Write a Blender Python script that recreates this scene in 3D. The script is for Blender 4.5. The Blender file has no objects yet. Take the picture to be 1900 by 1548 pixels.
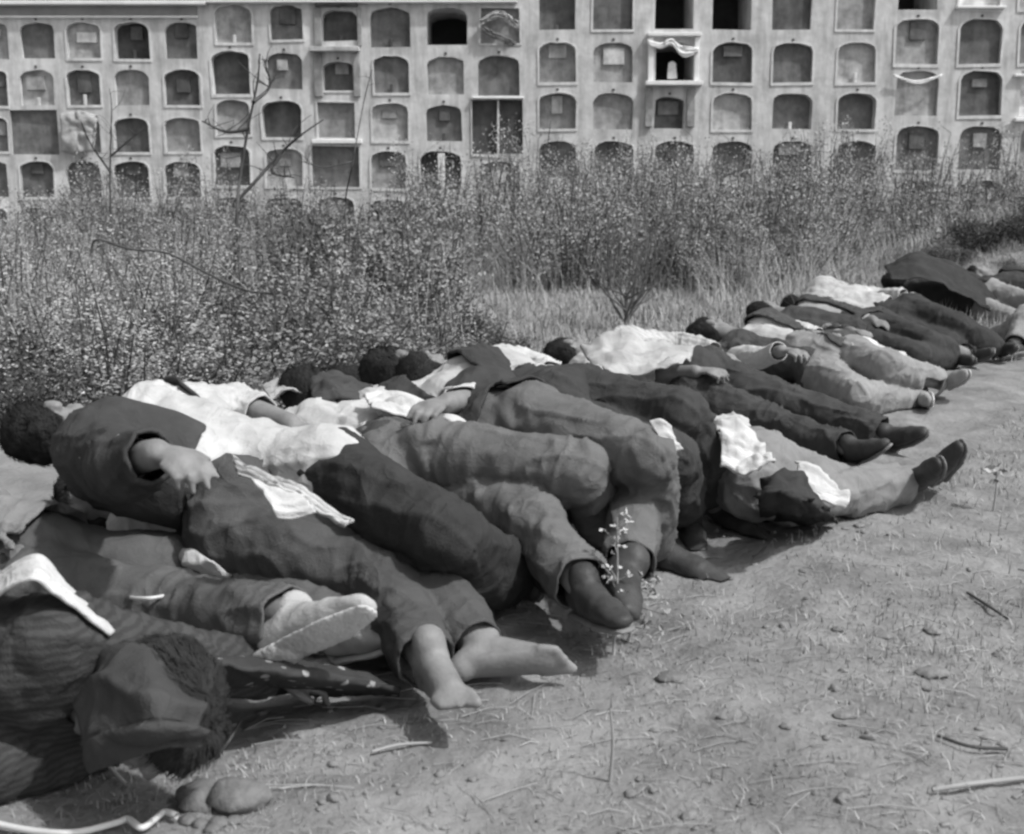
import bpy, math, random
import numpy as np
from mathutils import Vector, Matrix, geometry

# ------------------------------------------------------------------ camera, sky, sun, exposure
sc = bpy.context.scene
C = sc.collection
F_PX, W_PX, H_PX = 2200.0, 1900.0, 1548.0
PITCH = math.radians(10.03); CAM_H = 1.02
cd = bpy.data.cameras.new('camera'); cam = bpy.data.objects.new('camera', cd); C.objects.link(cam)
cam.location = (0, 0, CAM_H); cam.rotation_euler = (math.radians(90) - PITCH, 0, 0)
cd.sensor_width = 36.0; cd.lens = 36.0 * F_PX / W_PX; cd.clip_start = 0.05; cd.clip_end = 2000
cd.dof.use_dof = True; cd.dof.focus_distance = 4.2; cd.dof.aperture_fstop = 7.0
sc.camera = cam
SUN_EL, SUN_AZ = math.radians(54), math.radians(62)     # azimuth measured from -Y (towards the camera) to +X
sun_dir = Vector((math.cos(SUN_EL) * math.sin(SUN_AZ), -math.cos(SUN_EL) * math.cos(SUN_AZ), math.sin(SUN_EL)))
w = bpy.data.worlds.new('World'); sc.world = w; w.use_nodes = True
nt = w.node_tree; nt.nodes.clear()
sky = nt.nodes.new('ShaderNodeTexSky'); sky.sky_type = 'NISHITA'; sky.sun_disc = False
sky.sun_elevation = SUN_EL; sky.sun_rotation = math.atan2(sun_dir.x, sun_dir.y); sky.dust_density = 3.0
bw = nt.nodes.new('ShaderNodeRGBToBW'); bg = nt.nodes.new('ShaderNodeBackground'); wo = nt.nodes.new('ShaderNodeOutputWorld')
bg.inputs['Strength'].default_value = 0.12
nt.links.new(sky.outputs[0], bw.inputs[0]); nt.links.new(bw.outputs[0], bg.inputs[0]); nt.links.new(bg.outputs[0], wo.inputs[0])
sl = bpy.data.lights.new('sun', 'SUN'); sl.energy = 2.2; sl.angle = math.radians(2.5); sl.color = (1, 1, 1)
so = bpy.data.objects.new('sun', sl); C.objects.link(so)
so.rotation_euler = (-sun_dir).to_track_quat('-Z', 'Y').to_euler(); so.location = (6, -6, 12)
sc.view_settings.view_transform = 'Standard'; sc.view_settings.look = 'None'
sc.view_settings.gamma = 1.0; sc.view_settings.exposure = 0.72; sc.view_settings.use_curve_mapping = False
sc.cycles.filter_width = 2.6

# ------------------------------------------------------------------ helpers
rng = np.random.default_rng(7); random.seed(7)

def px(u, v, z=0.0):                       # the point at height z seen at photograph pixel (u, v)
    r = np.array([(u - 950) / F_PX, math.cos(PITCH) - (v - 774) / F_PX * math.sin(PITCH), -math.sin(PITCH) - (v - 774) / F_PX * math.cos(PITCH)])
    return np.array([0, 0, CAM_H]) + r * ((z - CAM_H) / r[2])
def pd(u, v, Y):                           # the point at distance Y along +Y seen at pixel (u, v)
    r = np.array([(u - 950) / F_PX, math.cos(PITCH) - (v - 774) / F_PX * math.sin(PITCH), -math.sin(PITCH) - (v - 774) / F_PX * math.cos(PITCH)])
    return np.array([0, 0, CAM_H]) + r * (Y / r[1])

def _hash(ix, iy, iz, seed):
    h = (ix * 374761393 + iy * 668265263 + iz * 2147483647 + seed * 1274126177) & 0xFFFFFFFF
    h = ((h ^ (h >> 13)) * 1274126177) & 0xFFFFFFFF
    h = ((h ^ (h >> 16)) * 2246822519) & 0xFFFFFFFF
    return ((h ^ (h >> 15)) & 0xFFFFFF) / float(0xFFFFFF)
def noise(p, seed=0):                      # value noise in -1..1
    p = np.asarray(p, float); i = np.floor(p).astype(np.int64); f = p - i; f = f * f * (3 - 2 * f); r = 0
    for dx in (0, 1):
        for dy in (0, 1):
            for dz in (0, 1):
                wgt = (f[:, 0] if dx else 1 - f[:, 0]) * (f[:, 1] if dy else 1 - f[:, 1]) * (f[:, 2] if dz else 1 - f[:, 2])
                r = r + wgt * _hash(i[:, 0] + dx, i[:, 1] + dy, i[:, 2] + dz, seed)
    return r * 2 - 1
def fbm(p, seed=0, o=3):
    r = 0; a = 1.0; p = np.asarray(p, float)
    for k in range(o): r = r + a * noise(p * 2 ** k + 17.3 * k, seed + k); a *= .5
    return r

def mesh_np(name, V, F):                   # F: (n, k) array, all faces with k corners
    V = np.asarray(V, np.float32); F = np.asarray(F, np.int32); k = F.shape[1]
    me = bpy.data.meshes.new(name); me.vertices.add(len(V)); me.vertices.foreach_set('co', V.ravel())
    me.loops.add(F.size); me.loops.foreach_set('vertex_index', F.ravel())
    me.polygons.add(len(F)); me.polygons.foreach_set('loop_start', np.arange(0, F.size, k, dtype=np.int32))
    me.update(calc_edges=True); me.validate(); return me
def smooth(me):
    me.polygons.foreach_set('use_smooth', np.ones(len(me.polygons), bool)); return me
def link(name, me, mat=None, parent=None):
    if mat is not None and len(me.materials) == 0: me.materials.append(mat)
    o = bpy.data.objects.new(name, me); C.objects.link(o)
    if parent is not None: o.parent = parent
    return o
def empty(name, loc): 
    o = bpy.data.objects.new(name, None); C.objects.link(o); o.location = loc; o.empty_display_size = .1; return o
def tag(o, label=None, cat=None, group=None, kind=None):
    for k, v in (('label', label), ('category', cat), ('group', group), ('kind', kind)):
        if v: o[k] = v
    return o
def copy_tree(o, parent=None):
    c = o.copy(); C.objects.link(c)
    if parent is not None: c.parent = parent
    for ch in list(o.children): copy_tree(ch, c)
    return c

def material(name, lo, hi=None, scale=8.0, bump=0.0, bscale=60.0, rough=.85, island=False, stretch=None, detail=6, spots=None, stripes=None, spec=.25, crease=0.0, streak=0.0):
    m = bpy.data.materials.new(name); m.use_nodes = True; n = m.node_tree.nodes; L = m.node_tree.links
    p = n['Principled BSDF']; p.inputs['Roughness'].default_value = rough; p.inputs['Specular IOR Level'].default_value = spec
    hi = lo if hi is None else hi
    tc = n.new('ShaderNodeTexCoord'); mp = n.new('ShaderNodeMapping'); L.new(tc.outputs['Object'], mp.inputs[0])
    if stretch: mp.inputs['Scale'].default_value = stretch
    nz = n.new('ShaderNodeTexNoise'); nz.inputs['Scale'].default_value = scale; nz.inputs['Detail'].default_value = detail; nz.inputs['Roughness'].default_value = .62
    L.new(mp.outputs[0], nz.inputs['Vector'])
    rp = n.new('ShaderNodeMapRange'); rp.inputs['From Min'].default_value = .32; rp.inputs['From Max'].default_value = .68
    rp.inputs['To Min'].default_value = lo; rp.inputs['To Max'].default_value = hi
    L.new(nz.outputs[0], rp.inputs['Value']); col = rp.outputs[0]
    if island:
        g = n.new('ShaderNodeNewGeometry'); ri = n.new('ShaderNodeMapRange'); ri.inputs['To Min'].default_value = .72; ri.inputs['To Max'].default_value = 1.28
        L.new(g.outputs['Random Per Island'], ri.inputs['Value']); mu = n.new('ShaderNodeMath'); mu.operation = 'MULTIPLY'
        L.new(col, mu.inputs[0]); L.new(ri.outputs[0], mu.inputs[1]); col = mu.outputs[0]
    if spots:
        vo = n.new('ShaderNodeTexVoronoi'); vo.inputs['Scale'].default_value = spots[0]; L.new(mp.outputs[0], vo.inputs['Vector'])
        lt = n.new('ShaderNodeMath'); lt.operation = 'LESS_THAN'; lt.inputs[1].default_value = spots[1]; L.new(vo.outputs['Distance'], lt.inputs[0])
        mx = n.new('ShaderNodeMix'); mx.inputs[3].default_value = spots[2]; L.new(lt.outputs[0], mx.inputs[0]); L.new(col, mx.inputs[2]); col = mx.outputs[0]
    if stripes:
        wv = n.new('ShaderNodeTexWave'); wv.inputs['Scale'].default_value = stripes[0]; wv.inputs['Distortion'].default_value = stripes[2]; wv.inputs['Detail Scale'].default_value = 2
        wv.bands_direction = stripes[3]; L.new(mp.outputs[0], wv.inputs['Vector'])
        mr = n.new('ShaderNodeMapRange'); mr.inputs['From Min'].default_value = .3; mr.inputs['From Max'].default_value = .7
        mr.inputs['To Min'].default_value = stripes[1]; mr.inputs['To Max'].default_value = 1; L.new(wv.outputs['Fac'], mr.inputs['Value'])
        mu = n.new('ShaderNodeMath'); mu.operation = 'MULTIPLY'; L.new(col, mu.inputs[0]); L.new(mr.outputs[0], mu.inputs[1]); col = mu.outputs[0]
    if streak:
        sm = n.new('ShaderNodeMapping'); sm.inputs['Scale'].default_value = (2.2, 2.2, .35); L.new(tc.outputs['Object'], sm.inputs[0])
        sn = n.new('ShaderNodeTexNoise'); sn.inputs['Scale'].default_value = 2.0; sn.inputs['Detail'].default_value = 9; sn.inputs['Roughness'].default_value = .7; L.new(sm.outputs[0], sn.inputs['Vector'])
        sr = n.new('ShaderNodeMapRange'); sr.inputs['From Min'].default_value = .45; sr.inputs['From Max'].default_value = .72; sr.inputs['To Min'].default_value = 1; sr.inputs['To Max'].default_value = 1 - streak; L.new(sn.outputs[0], sr.inputs['Value'])
        mu = n.new('ShaderNodeMath'); mu.operation = 'MULTIPLY'; L.new(col, mu.inputs[0]); L.new(sr.outputs[0], mu.inputs[1]); col = mu.outputs[0]
    L.new(col, p.inputs['Base Color'])
    if bump:
        b2 = n.new('ShaderNodeTexNoise'); b2.inputs['Scale'].default_value = bscale; b2.inputs['Detail'].default_value = 5; L.new(mp.outputs[0], b2.inputs['Vector'])
        bp = n.new('ShaderNodeBump'); bp.inputs['Strength'].default_value = bump; bp.inputs['Distance'].default_value = .01
        L.new(b2.outputs[0], bp.inputs['Height']); L.new(bp.outputs[0], p.inputs['Normal'])
        if crease:
            prev = bp
            for sc_, dist, ds in ((5, .030, 1.2), (12, .012, .9)):
                cn = n.new('ShaderNodeTexNoise'); cn.inputs['Scale'].default_value = sc_; cn.inputs['Detail'].default_value = 2; cn.inputs['Distortion'].default_value = ds; L.new(tc.outputs['Object'], cn.inputs['Vector'])
                m1 = n.new('ShaderNodeMath'); m1.operation = 'SUBTRACT'; m1.inputs[1].default_value = .5; L.new(cn.outputs[0], m1.inputs[0])
                m2 = n.new('ShaderNodeMath'); m2.operation = 'ABSOLUTE'; L.new(m1.outputs[0], m2.inputs[0])
                m3 = n.new('ShaderNodeMath'); m3.operation = 'POWER'; m3.inputs[1].default_value = .6; L.new(m2.outputs[0], m3.inputs[0])
                cb = n.new('ShaderNodeBump'); cb.invert = True; cb.inputs['Strength'].default_value = crease; cb.inputs['Distance'].default_value = dist; L.new(m3.outputs[0], cb.inputs['Height']); L.new(prev.outputs[0], cb.inputs['Normal']); prev = cb
            L.new(prev.outputs[0], p.inputs['Normal'])
    return m

BODIES = {
  'p1': {'head':(-0.588,1.833,0.206), 'neck':(-0.738,1.943,0.175), 'pelvis':(-1.234,1.982,0.196), 'sha':(-0.777,2.05,0.054), 'ela':(-0.895,1.789,0.122), 'wra':(-1.086,1.934,0.033), 'haa':(-1.158,1.958,0.022), 'shb':(-0.754,1.854,0.316), 'elb':(-0.596,2.07,0.198), 'wrb':(-0.493,2.284,0.091), 'hab':(-0.424,2.317,0.066), 'hipa':(-1.184,1.887,0.185), 'kna':(-1.588,1.992,0.124), 'ana':(-1.982,2.097,0.069), 'toa':(-2.168,2.136,0.059), 'hipb':(-1.244,2.045,0.254), 'knb':(-1.664,2.139,0.208), 'anb':(-2.061,2.27,0.147), 'tob':(-2.246,2.319,0.151)},
  'p2': {'head':(-1.798,2.872,0.292), 'neck':(-1.624,2.813,0.238), 'pelvis':(-1.132,2.737,0.166), 'sha':(-1.597,2.808,0.073), 'ela':(-1.299,2.815,0.077), 'wra':(-1.035,2.797,0.086), 'haa':(-0.952,2.792,0.107), 'shb':(-1.592,2.947,0.336), 'elb':(-1.386,2.761,0.256), 'wrb':(-1.22,2.562,0.24), 'hab':(-1.169,2.5,0.235), 'hipa':(-1.1,2.655,0.136), 'kna':(-0.712,2.477,0.151), 'ana':(-0.422,2.19,0.238), 'toa':(-0.277,2.11,0.33), 'hipb':(-1.135,2.836,0.143), 'knb':(-0.696,2.849,0.112), 'anb':(-0.391,2.56,0.085), 'tob':(-0.272,2.429,0.155)},
  'p3': {'head':(-1.209,3.338,0.173), 'neck':(-1.036,3.262,0.193), 'pelvis':(-0.682,2.914,0.285), 'sha':(-1.053,3.157,0.076), 'ela':(-0.96,3.425,0.042), 'wra':(-0.805,3.215,0.033), 'haa':(-0.753,3.154,0.03), 'shb':(-0.954,3.377,0.28), 'elb':(-0.934,3.663,0.243), 'wrb':(-0.814,3.434,0.278), 'hab':(-0.756,3.379,0.261), 'hipa':(-0.687,2.834,0.226), 'kna':(-0.31,2.65,0.167), 'ana':(-0.162,2.262,0.122), 'toa':(-0.1,2.087,0.152), 'hipb':(-0.641,2.988,0.312), 'knb':(-0.283,2.762,0.211), 'anb':(-0.061,2.423,0.083), 'tob':(0.14,2.413,0.107)},
  'p4': {'head':(-1.22,3.124,0.428), 'neck':(-1.034,3.017,0.425), 'pelvis':(-0.477,3.007,0.298), 'sha':(-1.003,2.829,0.431), 'ela':(-0.868,2.542,0.467), 'wra':(-0.708,2.314,0.537), 'haa':(-0.643,2.256,0.535), 'shb':(-0.978,3.196,0.471), 'elb':(-0.821,3.481,0.441), 'wrb':(-0.62,3.272,0.421), 'hab':(-0.544,3.226,0.407), 'hipa':(-0.517,3.047,0.21), 'kna':(-0.211,2.658,0.206), 'ana':(-0.061,3.066,0.06), 'toa':(0.02,2.87,0.077), 'hipb':(-0.455,2.928,0.363), 'knb':(-0.139,2.574,0.286), 'anb':(0.021,2.967,0.083), 'tob':(0.105,2.778,0.132)},
  'p5': {'head':(-0.647,3.908,0.396), 'neck':(-0.545,3.747,0.334), 'pelvis':(-0.298,3.284,0.268), 'sha':(-0.689,3.661,0.32), 'ela':(-0.478,3.451,0.277), 'wra':(-0.342,3.216,0.273), 'haa':(-0.315,3.29,0.242), 'shb':(-0.381,3.797,0.359), 'elb':(-0.575,4.033,0.367), 'wrb':(-0.741,4.25,0.393), 'hab':(-0.8,4.311,0.392), 'hipa':(-0.282,3.361,0.187), 'kna':(0.023,3.038,0.238), 'ana':(0.169,2.633,0.156), 'toa':(0.227,2.447,0.187), 'hipb':(-0.212,3.268,0.331), 'knb':(0.184,3.016,0.342), 'anb':(0.294,3.333,0.07), 'tob':(0.34,3.138,0.045)},
  'p6': {'head':(-0.386,4.021,0.457), 'neck':(-0.265,3.866,0.418), 'pelvis':(-0.031,3.396,0.351), 'sha':(-0.402,3.802,0.344), 'ela':(-0.349,3.511,0.406), 'wra':(-0.434,3.771,0.393), 'haa':(-0.469,3.849,0.395), 'shb':(-0.104,3.896,0.479), 'elb':(-0.098,3.597,0.437), 'wrb':(-0.185,3.343,0.47), 'hab':(-0.227,3.272,0.473), 'hipa':(-0.001,3.476,0.274), 'kna':(0.348,3.197,0.258), 'ana':(0.281,2.775,0.158), 'toa':(0.293,2.578,0.168), 'hipb':(0.056,3.362,0.406), 'knb':(0.35,2.997,0.381), 'anb':(0.403,3.278,0.065), 'tob':(0.548,3.132,0.043)},
  'p7': {'head':(-0.274,3.961,0.445), 'neck':(-0.177,4.13,0.405), 'pelvis':(0.15,3.717,0.39), 'sha':(-0.273,3.986,0.385), 'ela':(-0.084,3.751,0.417), 'wra':(0.016,3.502,0.457), 'haa':(0.056,3.428,0.462), 'shb':(-0.054,4.24,0.457), 'elb':(0.019,4.535,0.423), 'wrb':(0.158,4.3,0.421), 'hab':(0.214,4.238,0.414), 'hipa':(0.14,3.619,0.35), 'kna':(0.46,3.285,0.313), 'ana':(0.547,3.633,0.072), 'toa':(0.549,3.432,0.043), 'hipb':(0.214,3.791,0.402), 'knb':(0.502,3.442,0.412), 'anb':(0.657,3.687,0.082), 'tob':(0.741,3.508,0.049)},
  'p8': {'head':(0.291,5.869,0.297), 'neck':(0.442,5.739,0.286), 'pelvis':(0.852,5.407,0.252), 'sha':(0.357,5.588,0.249), 'ela':(0.629,5.452,0.255), 'wra':(0.821,5.262,0.296), 'haa':(0.897,5.226,0.304), 'shb':(0.559,5.863,0.342), 'elb':(0.832,6,0.324), 'wrb':(1.017,5.8,0.309), 'hab':(1.091,5.836,0.291), 'hipa':(0.826,5.33,0.178), 'kna':(1.131,5.007,0.084), 'ana':(1.349,4.623,0.081), 'toa':(1.389,4.447,0.166), 'hipb':(0.919,5.485,0.255), 'knb':(1.253,5.193,0.151), 'anb':(1.581,4.902,0.08), 'tob':(1.625,4.72,0.149)},
  'p9': {'head':(1.135,6.741,0.314), 'neck':(1.297,6.615,0.294), 'pelvis':(1.659,6.212,0.231), 'sha':(1.192,6.493,0.208), 'ela':(1.307,6.203,0.239), 'wra':(1.356,5.936,0.309), 'haa':(1.409,5.868,0.315), 'shb':(1.439,6.71,0.364), 'elb':(1.586,6.435,0.341), 'wrb':(1.726,6.192,0.328), 'hab':(1.81,6.194,0.307), 'hipa':(1.615,6.137,0.163), 'kna':(1.698,5.678,0.113), 'ana':(2.043,5.965,0.071), 'toa':(2.004,5.764,0.084), 'hipb':(1.745,6.269,0.253), 'knb':(1.872,5.824,0.229), 'anb':(2.222,6.096,0.126), 'tob':(2.234,5.903,0.196)},
  'p10': {'head':(2.079,8.574,0.326), 'neck':(2.256,8.478,0.331), 'pelvis':(2.679,8.167,0.254), 'sha':(2.169,8.329,0.284), 'ela':(2.359,8.092,0.273), 'wra':(2.461,7.84,0.3), 'haa':(2.509,7.772,0.311), 'shb':(2.381,8.593,0.395), 'elb':(2.663,8.71,0.378), 'wrb':(2.821,8.489,0.383), 'hab':(2.896,8.524,0.37), 'hipa':(2.645,8.094,0.188), 'kna':(2.828,7.681,0.142), 'ana':(3.088,8.029,0.076), 'toa':(3.078,7.829,0.08), 'hipb':(2.752,8.213,0.311), 'knb':(2.945,7.809,0.245), 'anb':(3.299,8.014,0.081), 'tob':(3.285,7.819,0.122)},
  'p11': {'head':(3.438,10.658,0.368), 'neck':(3.637,10.592,0.352), 'pelvis':(4.041,10.267,0.227), 'sha':(3.541,10.45,0.298), 'ela':(3.789,10.615,0.234), 'wra':(3.911,10.372,0.251), 'haa':(3.976,10.318,0.25), 'shb':(3.772,10.683,0.434), 'elb':(4.054,10.777,0.369), 'wrb':(4.31,10.713,0.306), 'hab':(4.31,10.63,0.291), 'hipa':(3.997,10.189,0.171), 'kna':(4.142,9.762,0.108), 'ana':(4.463,10.058,0.07), 'toa':(4.447,9.86,0.043), 'hipb':(4.118,10.292,0.293), 'knb':(4.321,9.889,0.243), 'anb':(4.664,10.102,0.072), 'tob':(4.668,9.904,0.046)},
  'p12': {'head':(4.718,12.067,0.337), 'neck':(4.912,11.992,0.299), 'pelvis':(5.325,11.664,0.216), 'sha':(4.819,11.843,0.258), 'ela':(5.092,11.974,0.221), 'wra':(5.215,11.733,0.257), 'haa':(5.284,11.685,0.268), 'shb':(5.046,12.099,0.357), 'elb':(5.332,12.202,0.334), 'wrb':(5.486,11.979,0.298), 'hab':(5.565,11.95,0.288), 'hipa':(5.286,11.595,0.147), 'kna':(5.526,11.211,0.119), 'ana':(5.532,10.77,0.075), 'toa':(5.531,10.572,0.047), 'hipb':(5.41,11.712,0.254), 'knb':(5.701,11.369,0.195), 'anb':(5.769,10.948,0.077), 'tob':(5.769,10.751,0.049)},
  'p13': {'head':(4.81,8.383,0.378), 'neck':(4.611,8.407,0.325), 'pelvis':(4.112,8.556,0.222), 'sha':(4.546,8.249,0.267), 'ela':(4.26,8.145,0.246), 'wra':(4.014,8.028,0.248), 'haa':(3.943,8.082,0.244), 'shb':(4.636,8.583,0.35), 'elb':(4.368,8.445,0.324), 'wrb':(4.115,8.344,0.324), 'hab':(4.054,8.402,0.31), 'hipa':(4.065,8.476,0.171), 'kna':(3.635,8.332,0.21), 'ana':(3.584,8.745,0.072), 'toa':(3.442,8.606,0.048), 'hipb':(4.11,8.654,0.255), 'knb':(3.691,8.48,0.252), 'anb':(3.463,8.143,0.077), 'tob':(3.303,8.025,0.062)},
  'p14': {'head':(0.552,3.967,0.195), 'neck':(0.655,4.111,0.161), 'pelvis':(0.779,3.654,0.212), 'sha':(0.561,4.03,0.075), 'ela':(0.732,3.821,0.125), 'wra':(0.788,3.582,0.142), 'haa':(0.84,3.634,0.121), 'shb':(0.779,4.177,0.227), 'elb':(0.802,4.441,0.156), 'wrb':(0.837,4.197,0.169), 'hab':(0.843,4.125,0.145), 'hipa':(0.739,3.576,0.175), 'kna':(1.059,3.811,0.085), 'ana':(1.392,4.028,0.08), 'toa':(1.371,3.866,0.157), 'hipb':(0.828,3.718,0.189), 'knb':(1.131,3.962,0.07), 'anb':(1.489,4.136,0.082), 'tob':(1.485,3.989,0.186)},
  'p16': {'head':(-0.669,4.942,0.292), 'neck':(-0.625,5.123,0.255), 'pelvis':(-0.151,4.978,0.213), 'sha':(-0.658,4.955,0.247), 'ela':(-0.446,5.138,0.174), 'wra':(-0.295,4.926,0.184), 'haa':(-0.226,4.885,0.181), 'shb':(-0.554,5.278,0.269), 'elb':(-0.405,5.524,0.237), 'wrb':(-0.244,5.321,0.25), 'hab':(-0.17,5.289,0.244), 'hipa':(-0.177,5.068,0.166), 'kna':(0.132,4.771,0.14), 'ana':(0.37,4.427,0.099), 'toa':(0.414,4.251,0.156), 'hipb':(-0.196,4.904,0.256), 'knb':(0.141,4.637,0.21), 'anb':(0.456,4.879,0.081), 'tob':(0.5,4.702,0.134)},
  'p15': {'head':(1.737,8.093,0.31), 'neck':(1.902,7.979,0.297), 'pelvis':(2.32,7.666,0.216), 'sha':(1.812,7.831,0.252), 'ela':(2.012,7.602,0.24), 'wra':(2.11,7.348,0.261), 'haa':(2.156,7.277,0.265), 'shb':(2.027,8.1,0.345), 'elb':(2.223,7.869,0.328), 'wrb':(2.322,7.615,0.307), 'hab':(2.372,7.549,0.295), 'hipa':(2.284,7.59,0.154), 'kna':(2.445,7.167,0.143), 'ana':(2.783,7.44,0.078), 'toa':(2.784,7.241,0.096), 'hipb':(2.399,7.723,0.253), 'knb':(2.584,7.314,0.194), 'anb':(2.938,7.551,0.083), 'tob':(2.943,7.359,0.138)},
}

for _b in BODIES.values():
    for _k in _b: _b[_k] = np.array(_b[_k])

# ------------------------------------------------------------------ ground
_T = []
for _n, _b in BODIES.items():
    for _k, _r in (('head', .13), ('neck', .12), ('pelvis', .15), ('sha', .1), ('shb', .1), ('hipa', .11), ('hipb', .11), ('kna', .1), ('knb', .1), ('ana', .06), ('anb', .06)):
        _z = _b[_k][2] - _r
        if _k in ('kna', 'knb') and _z > .08: continue
        if _k[:3] == 'hip' and _z > .15: continue
        if _k[:2] == 'an': _z = min(_z, .025) - .02
        _T.append((_b[_k][0], _b[_k][1], max(0., _z)))
_T = np.array(_T)
def terrain(x, y):
    x = np.atleast_1d(np.asarray(x, float)); y = np.atleast_1d(np.asarray(y, float)); num = np.zeros_like(x); den = np.full_like(x, .12)
    near = (x > -5) & (x < 9) & (y > .5) & (y < 14)
    xn, yn = x[near], y[near]; nu = np.zeros_like(xn); de = np.full_like(xn, .12)
    for tx, ty, tz in _T:
        ww = np.exp(-((xn - tx) ** 2 + (yn - ty) ** 2) / (2 * .24 ** 2)) * math.exp(-9 * tz); nu += ww * tz; de += ww
    num[near] = nu; den[near] = de
    z = num / den
    z += 1.0 * np.exp(-(((x - 6.6) / 1.9) ** 2 + ((y - 15.0) / 1.6) ** 2))              # earth bank at the right
    z += .28 * np.exp(-(((x + 2.9) / 1.1) ** 2 + ((y - 4.6) / .9) ** 2))                 # small rise at the left edge
    p = np.stack([x, y, np.zeros_like(x)], 1)
    amp = np.clip((y - .8) / 1.5, .3, 1)
    z += amp * (.022 * noise(p * 1.3, 3) + .012 * noise(p * 4.1, 4)) + .009 * noise(p * 9, 5) + .005 * noise(p * 23, 6) + .003 * noise(p * 47, 7)
    return z
def gp(u, v, dz=0.0):                       # the point dz above the ground seen at pixel (u, v)
    z = dz
    for _ in range(8): p = px(u, v, z); z = float(terrain(p[0], p[1])[0]) + dz
    return px(u, v, z)
def axis(lo, hi, step, far):
    a = list(np.arange(lo, hi, step)); s = step; v = hi
    while v < far: a.append(v); s *= 1.25; v += s
    s = step; v = lo; pre = []
    while v > -far: s *= 1.25; v -= s; pre.append(v)
    return np.array(pre[::-1] + a)
ax, ay = axis(-2.2, 3.2, .022, 900), axis(1.3, 6.5, .022, 900)
gx, gy = np.meshgrid(ax, ay); V = np.stack([gx.ravel(), gy.ravel(), terrain(gx.ravel(), gy.ravel())], 1)
nx, ny = len(ax), len(ay); ii = np.arange(nx * ny).reshape(ny, nx)
Fq = np.stack([ii[:-1, :-1].ravel(), ii[:-1, 1:].ravel(), ii[1:, 1:].ravel(), ii[1:, :-1].ravel()], 1)
m_ground = material('dry_earth', .13, .25, scale=3.8, bump=1.0, bscale=45, rough=.95, detail=12, spec=.1)
tag(link('ground', smooth(mesh_np('ground', V, Fq)), m_ground), kind='structure')

# ------------------------------------------------------------------ niche wall
m_plaster = material('plaster', .42, .68, scale=2.4, bump=.8, bscale=9, rough=.9, detail=12, spec=.1, streak=.45)
m_lime = material('white_lime', .66, .8, scale=4, bump=.3, bscale=20, rough=.9)
m_sunlit_rim = material('sunlit_rim_lime', .5, .72, scale=5, bump=.6, bscale=14, rough=.9, streak=.3)  # paler lime: sunlight on the niche edges put into the colour
m_band = material('grey_render', .2, .27, scale=3, bump=.3, bscale=20)
SH = {}
def m_slab(g):
    g = round(g * 1.3 if g > .17 else g, 2)
    if g not in SH: SH[g] = material('slab_%02d' % int(g * 100), g * .75, g * 1.55, scale=5, bump=.6, bscale=10, rough=.85, detail=12, streak=.4)
    return SH[g]
m_void = material('dark_niche', .03, .05, scale=4)
def boxm(p0, p1):
    x0, y0, z0 = p0; x1, y1, z1 = p1
    V = [(x0, y0, z0), (x1, y0, z0), (x1, y1, z0), (x0, y1, z0), (x0, y0, z1), (x1, y0, z1), (x1, y1, z1), (x0, y1, z1)]
    return V, [(0, 3, 2, 1), (4, 5, 6, 7), (0, 1, 5, 4), (1, 2, 6, 5), (2, 3, 7, 6), (3, 0, 4, 7)]
def box(name, p0, p1, mat, parent=None, bev=.012):
    V, F = boxm(p0, p1); me = bpy.data.meshes.new(name); me.from_pydata(V, [], F); me.update(); o = link(name, me, mat, parent)
    if bev: b = o.modifiers.new('b', 'BEVEL'); b.width = bev; b.segments = 2
    return o
def niche_outline(x0, x1, z0, z1, arch, j=.011):
    pts = [(x0, z0), (x1, z0)]
    if arch:
        rise = min(.42 * (x1 - x0) / 2 * 1.05, (z1 - z0) * .3); zs = z1 - rise; cx = (x0 + x1) / 2; hw = (x1 - x0) / 2
        for k in range(9):
            a = math.pi * k / 8; pts.append((cx + hw * math.cos(a), zs + rise * math.sin(a) ** .8))
    else: pts += [(x1, z1), (x0, z1)]
    return [(a + random.uniform(-j, j), b + random.uniform(-j, j)) for a, b in pts]
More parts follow.
